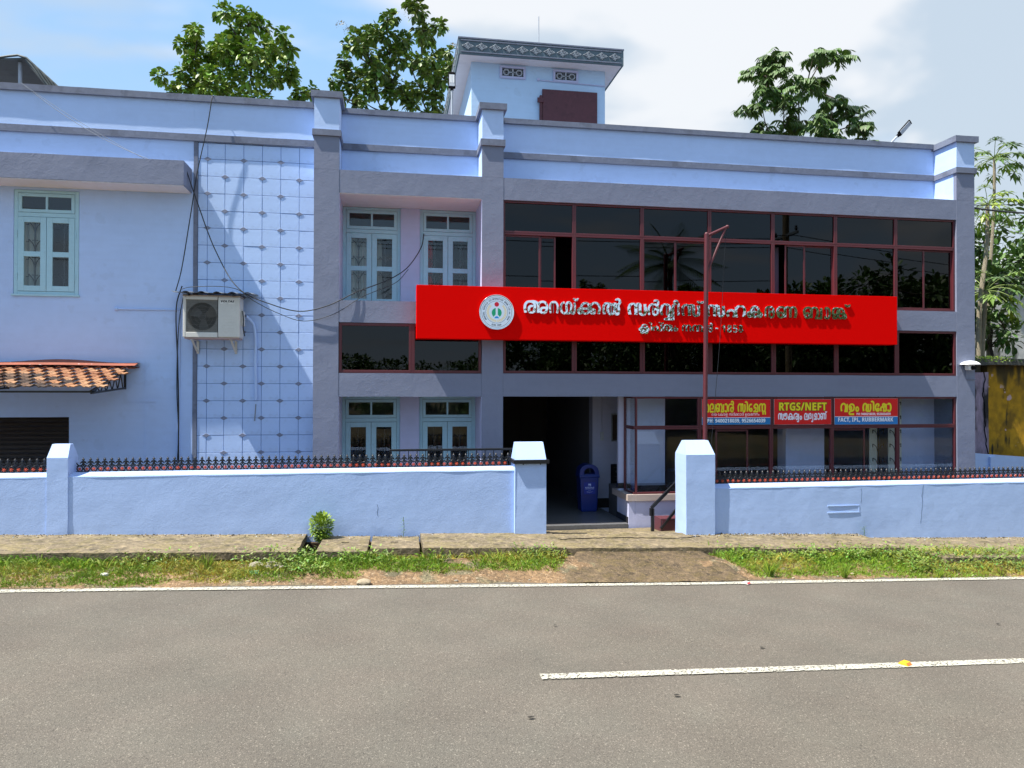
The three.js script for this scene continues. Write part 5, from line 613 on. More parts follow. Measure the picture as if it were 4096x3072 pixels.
const teakClump = (kind, k = 1) => (f, c) => { const n = Math.round((30 + 900 * c.r * c.r) * k); for (let i = 0; i < n; i++) { const d = dirRnd(), o = c.p.clone().addScaledVector(d, c.r * Math.pow(rnd(), 0.5)), out = d.clone().add(V3(rr(-0.5, 0.5), rr(-0.5, 0.75), rr(-0.5, 0.5))), l = rr(0.09, 0.19); f.leaf(o, out, V3(rr(-0.4, 0.4), 1, rr(-0.4, 0.4)), l, l * rr(0.72, 0.95), tint(kind, 0.5), [[0, 0.1], [0.16, 0.72], [0.42, 1], [0.68, 0.92], [0.88, 0.5], [1, 0]], rr(0.1, 0.7), rr(0.1, 0.4)); } };
const T1 = [[-0.03,13.51,0.17], [0.30,13.43,0.17], [-0.40,13.25,0.24], [-1.43,12.98,0.17], [-0.97,12.96,0.17], [0.56,13.24,0.19], [1.09,13.08,0.19], [-1.72,12.67,0.17], [-1.36,12.74,0.14], [-1.17,12.76,0.17], [-0.63,12.89,0.14], [-0.20,12.90,0.26], [0.19,13.12,0.24], [0.67,13.00,0.19], [0.98,12.86,0.19], [-1.53,12.39,0.21], [-1.06,12.52,0.24], [-0.63,12.64,0.26], [-0.09,12.62,0.31], [0.45,12.75,0.26], [1.31,12.66,0.14], [-1.36,12.18,0.21], [-0.85,12.26,0.26], [-0.35,12.25,0.33], [0.19,12.30,0.31], [0.72,12.47,0.26], [1.16,12.32,0.24], [-1.65,11.79,0.19], [-1.27,11.87,0.24], [-0.74,11.95,0.28], [-0.15,11.90,0.33], [0.41,11.99,0.31], [0.90,12.03,0.26], [1.27,12.15,0.17], [-2.20,11.60,0.19], [-1.91,11.39,0.21], [-1.59,11.39,0.24], [-1.23,11.55,0.26], [-0.80,11.54,0.28], [-0.24,11.49,0.36], [0.33,11.53,0.33], [0.81,11.56,0.24], [-2.11,11.00,0.17], [-1.73,11.09,0.24], [-1.22,11.12,0.31], [-0.67,11.14,0.36], [-0.08,11.11,0.38], [0.46,11.15,0.33], [0.90,11.06,0.24], [1.90,11.53,0.17], [1.61,11.34,0.19], [1.32,11.23,0.19], [1.45,11.01,0.21], [1.01,10.91,0.28], [-0.84,10.68,0.36], [-0.08,10.61,0.36], [0.57,10.59,0.36]], T2 = [[-0.79,13.84,0.17], [-0.24,13.87,0.23], [0.17,13.92,0.17], [-2.09,13.28,0.17], [-1.89,13.15,0.17], [-1.55,13.38,0.12], [-1.27,13.45,0.17], [-0.95,13.60,0.19], [-0.59,13.61,0.21], [-0.07,13.57,0.27], [0.23,13.53,0.19], [-1.79,12.99,0.21], [-1.39,13.13,0.23], [-0.95,13.23,0.23], [-0.48,13.24,0.25], [0.07,13.21,0.27], [0.48,13.20,0.21], [0.88,13.23,0.17], [-2.21,12.63,0.19], [-1.67,12.76,0.21], [-1.29,12.83,0.25], [-0.89,12.86,0.25], [-0.24,12.95,0.19], [0.13,12.86,0.23], [0.48,12.93,0.23], [1.07,13.06,0.15], [-2.29,12.38,0.15], [-1.97,12.30,0.19], [-1.43,12.53,0.23], [-0.99,12.52,0.27], [-0.54,12.60,0.23], [0.07,12.56,0.25], [0.53,12.47,0.25], [0.86,12.54,0.19], [-2.43,11.96,0.19], [-2.09,11.99,0.23], [-1.63,12.11,0.23], [-1.19,12.12,0.23], [-0.74,12.21,0.27], [-0.23,12.25,0.27], [0.24,12.22,0.25], [0.73,12.20,0.23], [-2.34,11.56,0.17], [-1.91,11.76,0.23], [-1.47,11.79,0.25], [-0.94,11.87,0.19], [-0.38,11.95,0.25], [0.07,11.94,0.25], [0.49,11.91,0.23], [-2.38,11.30,0.10], [-1.79,11.42,0.19], [-1.37,11.59,0.21], [-0.88,11.69,0.17], [-0.23,11.67,0.21], [0.49,11.57,0.21], [0.78,11.51,0.17], [-1.67,11.24,0.10], [-0.88,11.23,0.17], [-0.58,11.27,0.15], [-1.00,11.00,0.19], [-0.74,10.91,0.19], [-1.22,10.86,0.12], [0.28,11.17,0.17], [0.53,11.12,0.21], [-0.37,10.85,0.12], [0.41,10.90,0.21]], T3 = [[-0.57,13.78,0.28], [-0.29,13.76,0.19], [-1.07,13.39,0.28], [-0.57,13.32,0.38], [-1.29,13.01,0.28], [-0.79,12.95,0.43], [-1.23,12.66,0.28], [0.04,13.21,0.38], [0.60,13.25,0.38], [1.16,13.45,0.28], [0.94,12.91,0.33], [0.37,12.82,0.38], [-0.41,12.51,0.33], [0.71,12.54,0.19], [-1.29,12.09,0.38], [-0.85,12.22,0.38], [-1.72,11.76,0.28], [0.04,12.33,0.24], [-1.29,11.68,0.38], [-0.74,11.87,0.43], [-0.19,11.70,0.43], [0.37,11.53,0.47], [0.94,11.98,0.28], [1.39,12.06,0.28], [1.16,11.58,0.47], [1.84,11.88,0.38], [2.36,11.81,0.28], [-1.07,11.23,0.43], [-0.41,11.17,0.52], [0.37,11.01,0.52], [1.16,11.11,0.52], [1.84,11.31,0.43], [2.24,11.33,0.24], [-0.96,10.88,0.33], [-0.19,10.82,0.43], [0.71,10.77,0.43], [1.61,10.88,0.38], [2.36,10.87,0.19]];
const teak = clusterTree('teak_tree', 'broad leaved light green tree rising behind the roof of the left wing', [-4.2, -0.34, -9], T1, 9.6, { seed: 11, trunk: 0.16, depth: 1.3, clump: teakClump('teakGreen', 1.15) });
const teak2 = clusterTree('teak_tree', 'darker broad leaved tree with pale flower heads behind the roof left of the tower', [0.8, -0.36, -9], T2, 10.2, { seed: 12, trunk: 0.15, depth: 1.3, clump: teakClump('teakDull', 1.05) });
{ srand(14); const f = new Foliage(); for (const [x, y] of [[-2.28, 13.5], [-2.05, 13.32], [-0.3, 14.0], [-0.1, 13.9], [1.0, 13.1], [1.2, 12.75], [-1.0, 13.4]]) for (let i = 0; i < 60; i++) { const d = dirRnd(); d.y = Math.abs(d.y); f.leaf(V3(x + d.x * 0.13, y + d.y * 0.14, d.z * 0.13), d, V3(0, 1, 0.2), 0.06, 0.02, tint('dry', 0.3).map((v) => v * 1.5), undefined, 0.1, 0); } f.mesh('flower_head', teak2); }
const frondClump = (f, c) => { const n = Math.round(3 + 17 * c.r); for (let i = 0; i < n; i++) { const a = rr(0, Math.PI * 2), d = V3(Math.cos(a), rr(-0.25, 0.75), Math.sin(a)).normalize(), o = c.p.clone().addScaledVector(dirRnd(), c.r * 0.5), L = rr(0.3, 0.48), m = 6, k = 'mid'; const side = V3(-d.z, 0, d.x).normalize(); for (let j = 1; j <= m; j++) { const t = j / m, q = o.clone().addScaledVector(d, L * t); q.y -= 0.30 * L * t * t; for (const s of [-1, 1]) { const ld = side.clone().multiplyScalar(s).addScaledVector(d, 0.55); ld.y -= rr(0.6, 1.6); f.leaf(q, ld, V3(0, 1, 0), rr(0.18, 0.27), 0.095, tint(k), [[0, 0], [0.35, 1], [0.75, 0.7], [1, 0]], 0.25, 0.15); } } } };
clusterTree('feather_leaved_tree', 'dark tree with drooping feathered leaves behind the right end of the roof', [13.1, -0.05, -9], T3, 10.3, { seed: 13, trunk: 0.12, depth: 1.0, clump: frondClump, bark: M.paleBark });
// papaya trees and the leafy tree beyond the corner
function papaya(label, at, h, r, leafR, count, mix, lean = 0.1) { const t = thing('papaya_tree', label, 'tree', at, 'papaya trees beside the corner'), f = new Foliage(), top = V3(lean, h, 0); mesh('trunk', limb([V3(0, -0.3, 0), V3(lean * 0.2, h * 0.4, 0), V3(lean * 0.9, h * 0.75, 0), top], r, r * 0.6, 9), M.papayaBark, t); const st = [];
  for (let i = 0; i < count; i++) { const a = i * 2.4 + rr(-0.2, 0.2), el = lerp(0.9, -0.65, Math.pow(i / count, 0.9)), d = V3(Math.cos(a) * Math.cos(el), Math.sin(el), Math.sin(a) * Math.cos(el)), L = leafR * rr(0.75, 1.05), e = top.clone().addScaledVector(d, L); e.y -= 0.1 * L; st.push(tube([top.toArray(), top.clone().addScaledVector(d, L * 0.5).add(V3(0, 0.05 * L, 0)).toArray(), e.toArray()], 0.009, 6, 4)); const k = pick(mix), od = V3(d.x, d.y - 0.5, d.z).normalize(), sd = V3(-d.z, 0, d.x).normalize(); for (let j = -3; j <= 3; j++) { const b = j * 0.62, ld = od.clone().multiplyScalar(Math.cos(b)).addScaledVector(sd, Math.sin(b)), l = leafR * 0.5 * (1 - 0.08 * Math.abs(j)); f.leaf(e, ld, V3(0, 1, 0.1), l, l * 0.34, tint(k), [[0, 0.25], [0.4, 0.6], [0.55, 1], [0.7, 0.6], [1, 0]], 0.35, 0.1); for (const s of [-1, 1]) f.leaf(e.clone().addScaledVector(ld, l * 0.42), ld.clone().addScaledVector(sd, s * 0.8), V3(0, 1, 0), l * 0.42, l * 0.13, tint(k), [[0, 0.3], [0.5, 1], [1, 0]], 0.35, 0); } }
  mesh('leaf_stalk', st, std({ color: C(0.22, 0.30, 0.08), roughness: 0.6 }), t); f.mesh('crown', t); return t; }
srand(21); papaya('tallest papaya tree with a thin bare trunk and small high crown beside the corner', [15.1, 3.0, -3.6], 5.5, 0.052, 0.62, 22, [['mid', 0.5], ['fresh', 0.4], ['lime', 0.1]], 0.2);
papaya('middle papaya tree with bright lime green crown and scarred trunk beside the corner', [14.05, 2.9, -2.75], 4.15, 0.07, 0.55, 24, [['fresh', 0.4], ['lime', 0.6]], 0.28);
papaya('shortest papaya plant with spreading leaves low in front of the white upper wall', [14.2, 2.9, -2.8], 2.05, 0.07, 0.75, 22, [['mid', 0.4], ['fresh', 0.4], ['lime', 0.2]], 0.1);
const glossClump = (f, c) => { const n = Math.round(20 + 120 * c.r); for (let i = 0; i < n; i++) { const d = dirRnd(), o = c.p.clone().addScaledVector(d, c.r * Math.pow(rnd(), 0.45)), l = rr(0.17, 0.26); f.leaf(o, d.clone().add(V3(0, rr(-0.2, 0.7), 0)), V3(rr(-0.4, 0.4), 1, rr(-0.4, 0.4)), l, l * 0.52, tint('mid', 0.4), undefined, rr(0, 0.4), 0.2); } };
{ srand(23); const cl = []; for (let i = 0; i < 80; i++) cl.push([rr(-2.2, 2.6), rr(1.6, 5.0) - 0.3 * rnd(), rr(0.32, 0.55)]); clusterTree('glossy_tree', 'dense dark green leafy tree behind the papaya trunks and white upper wall', [18.0, 3.0, -7.2], cl, 1.8, { seed: 24, trunk: 0.14, depth: 1.6, clump: glossClump }); }
{ srand(25); const cl = []; for (let i = 0; i < 15; i++) cl.push([rr(-1.0, 1.1), rr(0.5, 2.4), rr(0.18, 0.32)]); clusterTree('glossy_shrub', 'dark leafy shrub growing at the papaya foot on the mossy ledge', [14.9, 3.2, -3.3], cl, 0.4, { seed: 26, trunk: 0.05, depth: 0.35, clump: glossClump }).userData.category = 'shrub'; }

// ------------------------------------------------------------------ neighbouring walls beyond the corner
{
  const stain = tex(1024, (u, v) => { const st = pn(u * 34, v * 2.2, 34, 931, 3), fine = pf(u, v, 30, 4, 932), run = step(0.60, 0.74, 0.30 * st + 0.20 * pn(u * 90, v * 9, 90, 933, 9) + 0.50 * pf(u, v * 0.5, 14, 5, 937) + 0.05 * (v - 0.5)), blot = step(0.54, 0.70, pf(u, v, 9, 5, 934)), peel = step(0.72, 0.75, pf(u, v, 14, 4, 935)) * step(0.5, 0.62, pf(u, v, 4, 2, 936)), top = step(0.86, 0.98, v + 0.16 * (st - 0.5)); let c = [0.80, 0.60, 0.05].map((x, i) => x * (0.82 + 0.34 * (fine - 0.5)) ); c = c.map((x, i) => lerp(x, [0.36, 0.27, 0.06][i], 0.55 * blot)); c = c.map((x, i) => lerp(x, [0.10, 0.09, 0.06][i], 0.92 * Math.max(run, top * 0.8))); return c.map((x, i) => lerp(x, [0.74, 0.62, 0.60][i], peel)); }, true);
  const stain2 = tex(512, (u, v) => { const st = pn(u * 9, v * 3, 9, 941, 3), run = step(0.5, 0.7, 0.6 * st + 0.4 * pf(u, v, 14, 4, 942)), c = [0.56, 0.50, 0.56].map((x) => x * (0.85 + 0.3 * pf(u, v, 24, 3, 943))); return c.map((x, i) => lerp(x, [0.09, 0.09, 0.09][i], run * 0.9)); }, true);
  const moldy = tex(512, (u, v) => { const k = 0.74 + 0.3 * (pf(u, v, 8, 5, 951) - 0.5), s = step(0.56, 0.72, 0.5 * pn(u * 22, v * 3, 22, 952, 3) + 0.5 * pf(u, v, 10, 4, 953)); return [lerp(k, 0.26, s * 0.8), lerp(k * 0.99, 0.27, s * 0.8), lerp(k * 0.96, 0.25, s * 0.8)]; }, true);
  const w = thing('retaining_wall', 'mould streaked yellow plaster retaining wall with a mossy ledge beyond the bank corner', 'wall'); const yg = rough(14.08, 24, -0.9, 3.12, -2.9, -2.5, 0.012, 0.15); const p = yg.attributes.position, uv = yg.attributes.uv; for (let i = 0; i < p.count; i++) uv.setXY(i, (p.getX(i) - 14) / 3.2, (p.getY(i) + 0.5) / 3.62); mesh('yellow_plaster', yg, std({ map: stain, roughness: 0.9, bumpMap: rep(plasterBump, 1.4), bumpScale: 0.01 }), w);
  const sg = rough(12.9, 14.075, -0.9, 2.95, -2.85, -2.46, 0.012, 0.12); mesh('stained_pier', sg, std({ map: rep(stain2, 1.4, 3.2), roughness: 0.9, bumpMap: rep(plasterBump, 1.1), bumpScale: 0.012 }), w); const ck = []; srand(31); let cx = 13.93; for (let y = 2.95; y > 0.8; y -= 0.09) { cx += rr(-0.035, 0.035); ck.push([cx, y, -2.455]); } mesh('crack', tube(ck, 0.014, 60, 4), M.dark, w);
  mesh('ledge', rough(13.0, 24, 3.12, 3.27, -4.3, -2.33, 0.02, 0.14), std({ color: C(0.10, 0.10, 0.085), roughness: 1, map: rep(weatherMottle, 1), bumpMap: rep(concreteBump, 0.7), bumpScale: 0.02 }), w);
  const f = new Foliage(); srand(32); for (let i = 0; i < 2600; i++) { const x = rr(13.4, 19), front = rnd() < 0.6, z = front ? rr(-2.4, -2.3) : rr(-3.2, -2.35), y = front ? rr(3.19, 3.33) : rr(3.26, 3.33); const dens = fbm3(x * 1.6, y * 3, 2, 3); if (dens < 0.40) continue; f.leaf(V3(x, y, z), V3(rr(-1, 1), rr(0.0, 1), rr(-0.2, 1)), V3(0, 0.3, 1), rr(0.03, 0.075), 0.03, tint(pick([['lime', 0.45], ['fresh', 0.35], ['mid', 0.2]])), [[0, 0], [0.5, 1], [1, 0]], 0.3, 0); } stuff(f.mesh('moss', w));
  const u = thing('upper_wall', 'pale mould stained upper wall behind the papaya trees', 'wall'); mesh('plaster', rough(12.5, 24, 3.0, 5.28, -4.75, -4.45, 0.01, 0.2), std({ map: rep(moldy, 2.6), roughness: 0.9, bumpMap: rep(plasterBump, 1.6), bumpScale: 0.006 }), u); mesh('coping', rough(16.35, 24, 5.28, 5.46, -4.9, -4.3, 0.02, 0.2), std({ color: C(0.09, 0.09, 0.08), roughness: 1, map: rep(weatherMottle, 1) }), u);
  const v = thing('side_wall', 'low sloping blue wall in the side yard in front of the yellow wall', 'wall'), vg = rough(11.6, 24, -1.2, 1.06, -2.2, -1.95, 0.006, 0.15), vp = vg.attributes.position; for (let i = 0; i < vp.count; i++) if (vp.getY(i) > 0.5) vp.setY(i, vp.getY(i) - (vp.getX(i) - 13.3) * 0.075); vg.computeVertexNormals(); mesh('plaster', vg, M.blue, v); mesh('pilaster', rough(13.62, 13.76, -1.0, 0.98, -1.948, -1.9, 0.004), M.blue, v);
}
tag(mesh('power_line', mergeGeometries([tube(sag([11.5, 6.36, -0.5], [20, 7.55, -3], 0.3), 0.02, 20, 5), tube(sag([11.5, 6.36, -0.52], [20, 7.75, -3], 0.12), 0.008, 20, 4)].map(plain)), M.cable), 'black power line leaving the corner pillar past the papaya trees', 'cable');

// ------------------------------------------------------------------ roadside plants, stones and litter
function tuftGeo(n, h, spread, wide, seed) { srand(seed); const f = new Foliage(); for (let i = 0; i < n; i++) { const a = rr(0, Math.PI * 2), o = rr(0, spread), l = h * rr(0.5, 1.1), d = V3(Math.cos(a) * rr(0.2, 0.9), 1, Math.sin(a) * rr(0.2, 0.9)); f.leaf(V3(Math.cos(a) * o, 0, Math.sin(a) * o), d, V3(Math.sin(a), 0.2, -Math.cos(a)), l, wide * rr(0.7, 1.2), [1, 1, 1].map((v) => v * rr(0.75, 1.15)), [[0, 0.7], [0.55, 1], [1, 0]], rr(0.25, 0.9), 0.1); } const g = new THREE.BufferGeometry(); g.setAttribute('position', new THREE.Float32BufferAttribute(f.p, 3)); g.setAttribute('normal', new THREE.Float32BufferAttribute(f.n, 3)); g.setAttribute('color', new THREE.Float32BufferAttribute(f.c, 3)); return g; }
function groundAt(x, z) { const up = 0.11 * step(3.5, 2.7, z) * (0.6 + 0.8 * fbm3(x * 1.1, z, 3, 3)); return gy(x) - 0.015 + 0.02 * step(3.56, 3.40, z) + up + 0.045 * (fbm3(x * 4, z * 5, 7, 4) - 0.5); }
const inRamp = (x, z) => x > lerp(2.52, 2.1, (z - 2.46) / 1.1) && x < lerp(4.8, 5.08, Math.sin((z - 2.46) / 1.1 * 1.6));
function scatter(name, geo, count, sd, keep, size, colour) { srand(sd); const list = []; for (let i = 0; i < count * 6 && list.length < count; i++) { const x = rr(-8.5, 13), z = rr(2.36, 3.52); if (inRamp(x, z) || !keep(x, z)) continue; list.push([x, z]); } const m = new THREE.InstancedMesh(geo, M.leaf, list.length), d = new THREE.Object3D(); list.forEach(([x, z], i) => { const s = size(x, z); d.position.set(x, groundAt(x, z) - 0.012, z); d.rotation.set(rr(-0.25, 0.35), rr(0, 6.3), rr(-0.25, 0.25)); d.scale.set(s, s * rr(0.7, 1.2), s); d.updateMatrix(); m.setMatrixAt(i, d.matrix); m.setColorAt(i, colour(x, z)); }); m.castShadow = m.receiveShadow = true; m.name = numbered(name); scene.add(m); return stuff(m); }
const patch = (x, z) => fbm3(x * 1.3 + 4, z * 2.2, 9, 3), front = (x) => x < -0.4 ? 3.36 : x < 2.3 ? 3.08 : 3.36 + 0.1 * fbm3(x, 1, 1, 2);
const greens = (x, z) => { const dry = step(0.42, 0.62, fbm3(x * 0.9, z * 1.7, 15, 3)) , k = rr(0.75, 1.25); return C(lerp(0.24, 0.46, dry) * k, lerp(0.37, 0.44, dry) * k, lerp(0.03, 0.08, dry) * k); };
tag(scatter('grass', tuftGeo(18, 0.075, 0.06, 0.010, 51), 11000, 61, (x, z) => z < front(x) + 0.12 * (patch(x, z) - 0.5) * 4 && patch(x, z) > 0.30, (x, z) => rr(0.7, 1.3), greens), 'short green grass on the strip between road and drain slabs', 'grass');
tag(scatter('long_grass', tuftGeo(16, 0.22, 0.05, 0.012, 52), 2600, 62, (x, z) => z < 2.85 + 0.55 * patch(x * 2, z) && patch(x + 3, z) > 0.34 && z < front(x), (x, z) => rr(0.6, 1.1) * (z < 2.85 ? 1.35 : 1), greens), 'longer unmown grass along the drain slab edge', 'grass');
const leafy = (() => { srand(53); const f = new Foliage(); for (let i = 0; i < 16; i++) { const a = rr(0, 6.3), r = rr(0.02, 0.1), y = rr(0.04, 0.13); f.leaf(V3(Math.cos(a) * r, y, Math.sin(a) * r), V3(Math.cos(a), rr(-0.3, 0.9), Math.sin(a)), V3(0, 1, 0), rr(0.03, 0.06), 0.024, [1, 1, 1].map((v) => v * rr(0.7, 1.2)), [[0, 0], [0.4, 1], [1, 0]], 0.2, 0.15); } const g = new THREE.BufferGeometry(); g.setAttribute('position', new THREE.Float32BufferAttribute(f.p, 3)); g.setAttribute('normal', new THREE.Float32BufferAttribute(f.n, 3)); g.setAttribute('color', new THREE.Float32BufferAttribute(f.c, 3)); return g; })();
tag(scatter('ground_cover', leafy, 700, 63, (x, z) => (x > 7.6 ? z < 3.3 : x > 5 ? z < 2.9 : x > -1.6 && x < -0.9 ? z < 3.1 : z < 2.75 && patch(x + 8, z) > 0.55), () => rr(0.8, 1.4), (x, z) => { const k = rr(0.7, 1.25); return C(0.17 * k, 0.27 * k, 0.03 * k); }), 'low broad leaved weeds creeping along the slab edge', 'weeds');
{ // separate tall clumps and weeds
  const clump = (label, x, z, h, n, mix, wide = 0.008) => { srand(Math.round(x * 100 + 999)); const t = thing('grass_clump', label, 'grass clump', [x, groundAt(x, z), z], 'tall grass clumps by the road'), f = new Foliage(); for (let i = 0; i < n; i++) { const a = rr(0, 6.3), l = h * rr(0.6, 1.1); f.leaf(V3(rr(-0.03, 0.03), 0, rr(-0.03, 0.03)), V3(Math.cos(a) * rr(0.1, 0.6), 1, Math.sin(a) * rr(0.1, 0.6)), V3(Math.sin(a), 0.1, -Math.cos(a)), l, wide, tint(pick(mix)), [[0, 0.7], [0.5, 1], [1, 0]], rr(0.1, 0.5), 0.1); } f.mesh('blades', t); return t; };
  const gmix = [['fresh', 0.4], ['lime', 0.6]];
  clump('large bright grass clump at the roadside just right of the concrete ramp', 5.3, 3.36, 0.34, 110, gmix, 0.011); clump('grass clump at the road edge below the letter slot recess', 6.4, 3.44, 0.28, 80, gmix); clump('small grass clump at the road edge right of the slot recess', 7.9, 3.46, 0.22, 50, gmix); clump('dry yellowish grass clump at the road edge beyond the corner pillar', 8.95, 3.42, 0.2, 40, [['lime', 0.5], ['dry', 0.5]]); clump('yellow green clump left of the gap in the drain slabs', -2.35, 2.95, 0.3, 80, [['lime', 0.6], ['fresh', 0.2], ['dry', 0.2]]); clump('grass tuft at the wall base right of the plain gate pillar', 5.98, 1.5, 0.26, 34, [['lime', 0.6], ['dry', 0.4]]);
  srand(71); const s = thing('weed_shrub', 'bright green bushy weed growing out of the gap in the drain slabs', 'shrub', [-1.03, 0.2, 1.62]), f = new Foliage(); for (let i = 0; i < 1100; i++) { const d = dirRnd(), r = Math.pow(rnd(), 0.4), o = V3(d.x * 0.16 * r * (1 + 0.3 * d.y), 0.22 + d.y * 0.22 * r, d.z * 0.14 * r); f.leaf(o, d.clone().add(V3(0, 0.3, 0)), V3(0, 1, 0.2), rr(0.035, 0.065), 0.036, tint(pick([['fresh', 0.35], ['lime', 0.65]])), [[0, 0], [0.4, 1], [1, 0]], 0.2, 0.2); } f.mesh('leaves', s); mesh('stem', [tube([[0, -0.25, 0.05], [0.01, 0, 0.02], [0, 0.25, 0]], 0.008, 8, 5), tube([[0, -0.1, 0.03], [0.08, 0.15, 0.02], [0.1, 0.3, 0]], 0.005, 8, 5)], M.bark, s);
  const seedling = (label, x, y, z, h) => { srand(Math.round(x * 77 + 500)); const t = thing('seedling', label, 'seedling', [x, y, z]), q = new Foliage(); for (let k = 0; k < 14; k++) { const yy = h * (0.15 + 0.85 * k / 14), a = k * 2.4; q.leaf(V3(0.02 * Math.sin(k), yy, 0), V3(Math.cos(a), 0.5, Math.sin(a)), V3(0, 1, 0), 0.085, 0.017, tint('mid'), [[0, 0], [0.4, 1], [1, 0]], 0.5, 0.1); } q.mesh('leaves', t); mesh('stem', tube([[0, -0.03, 0], [0.012, h * 0.5, 0], [0, h, 0]], 0.004, 8, 4), std({ color: C(0.08, 0.14, 0.03) }), t); };
  seedling('thin upright green seedling at the wall base beside the gateway concrete', 0.19, 0.24, 1.56, 0.30); seedling('small green seedling at the base of the right wall past the slot recess', 8.05, 0.0, 1.5, 0.16);
  const stone = (name, label, x, z, r, mat, sd) => { const g = new THREE.IcosahedronGeometry(r, 2), p = g.attributes.position; for (let i = 0; i < p.count; i++) { const k = 0.72 + 0.6 * fbm3(p.getX(i) / r * 1.3 + sd, p.getY(i) / r * 1.3, p.getZ(i) / r * 1.3, 3); p.setXYZ(i, p.getX(i) * k * 1.5, Math.max(-r * 0.3, p.getY(i) * k * 0.75), p.getZ(i) * k); } g.computeVertexNormals(); uvw(g); const m = mesh(name, g, mat); m.position.set(x, groundAt(x, z) + r * 0.22, z); return tag(m, label, 'stone', name === 'pebble' ? 'pebbles along the road edge' : undefined); };
  const pale = std({ color: C(0.46, 0.38, 0.26), roughness: 1, map: rep(weatherMottle, 0.2), bumpMap: rep(concreteBump, 0.2), bumpScale: 0.01 }), greyS = std({ color: C(0.30, 0.27, 0.22), roughness: 1, map: rep(weatherMottle, 0.2) });
  stone('stone', 'pale broken stone lying on bare earth at the road edge', -0.34, 3.46, 0.066, pale, 3); stone('stone', 'small white stone in the grass left of the slab gap', -3.55, 3.1, 0.034, std({ color: C(0.55, 0.54, 0.5), roughness: 1 }), 9);
  srand(81); for (let i = 0; i < 14; i++) stone('pebble', 'grey rubble stone heaped in front of the slab gap', -1.62 + rr(-0.22, 0.22), 2.86 + rr(-0.1, 0.1), rr(0.025, 0.05), greyS, i); for (let i = 0; i < 26; i++) { const x = rr(-6, 10); if (!inRamp(x, 3.45)) stone('pebble', 'small loose stone on the bare earth along the road edge', x, rr(3.3, 3.52), rr(0.008, 0.022), rnd() < 0.5 ? pale : greyS, i * 3); }
  const bag = thing('plastic_scrap', 'crumpled turquoise plastic scrap in the grass', 'litter', [-1.75, groundAt(-1.75, 3.1) + 0.01, 3.1]), bg = new THREE.PlaneGeometry(0.11, 0.06, 6, 4); uneven(bg, 0.02, 40); bg.rotateX(-0.9); mesh('film', bg, std({ color: C(0.06, 0.42, 0.38), roughness: 0.4, side: THREE.DoubleSide }), bag);
  const stud = (label, x, z, turn, body, face) => { const t = thing('road_stud', label, 'road stud', [x, gy(x) + 0.012, z], 'reflective road studs'); t.rotation.y = turn; t.scale.setScalar(0.8); const sh = new THREE.Shape(); sh.moveTo(-0.055, 0); sh.lineTo(0.055, 0); sh.lineTo(0.03, 0.024); sh.lineTo(-0.03, 0.024); const g = new THREE.ExtrudeGeometry(sh, { depth: 0.1, bevelEnabled: true, bevelSize: 0.006, bevelThickness: 0.006, bevelSegments: 2 }); g.translate(0, 0, -0.05); mesh('body', g, std({ color: body, roughness: 0.4 }), t); for (const s of [-1, 1]) { const r = new THREE.BoxGeometry(0.03, 0.003, 0.085); r.rotateZ(-s * 0.76); r.translate(s * 0.049, 0.0155, 0); mesh('reflector', r, std({ color: face, roughness: 0.2 }), t); } };
  stud('yellow reflective road stud on the dashed centre line', 4.88, 6.69, -1.1, C(0.75, 0.42, 0.02), C(0.70, 0.16, 0.02)); stud('white road stud with red reflector on the edge line below the ramp', 4.77, 3.69, -1.0, C(0.72, 0.68, 0.6), C(0.6, 0.03, 0.04));
  const dl = std({ color: C(0.02, 0.018, 0.014), roughness: 0.9, side: THREE.DoubleSide }); for (const [x, z, s] of [[3.7, 6.14, 0.02], [2.37, 7.2, 0.02], [1.07, 7.5, 0.02], [1.75, 5.3, 0.016], [6.9, 5.6, 0.018]]) { const g = new THREE.CircleGeometry(s, 9); g.scale(1.4, 0.7, 1); uneven(g, 0.006, 60); g.rotateX(-Math.PI / 2 + 0.12); const m = mesh('dry_leaf', g, dl); m.position.set(x, gy(x) + 0.016, z); tag(m, 'small dark dry leaf lying flat on the asphalt', 'leaf', 'dry leaves on the road'); }
}
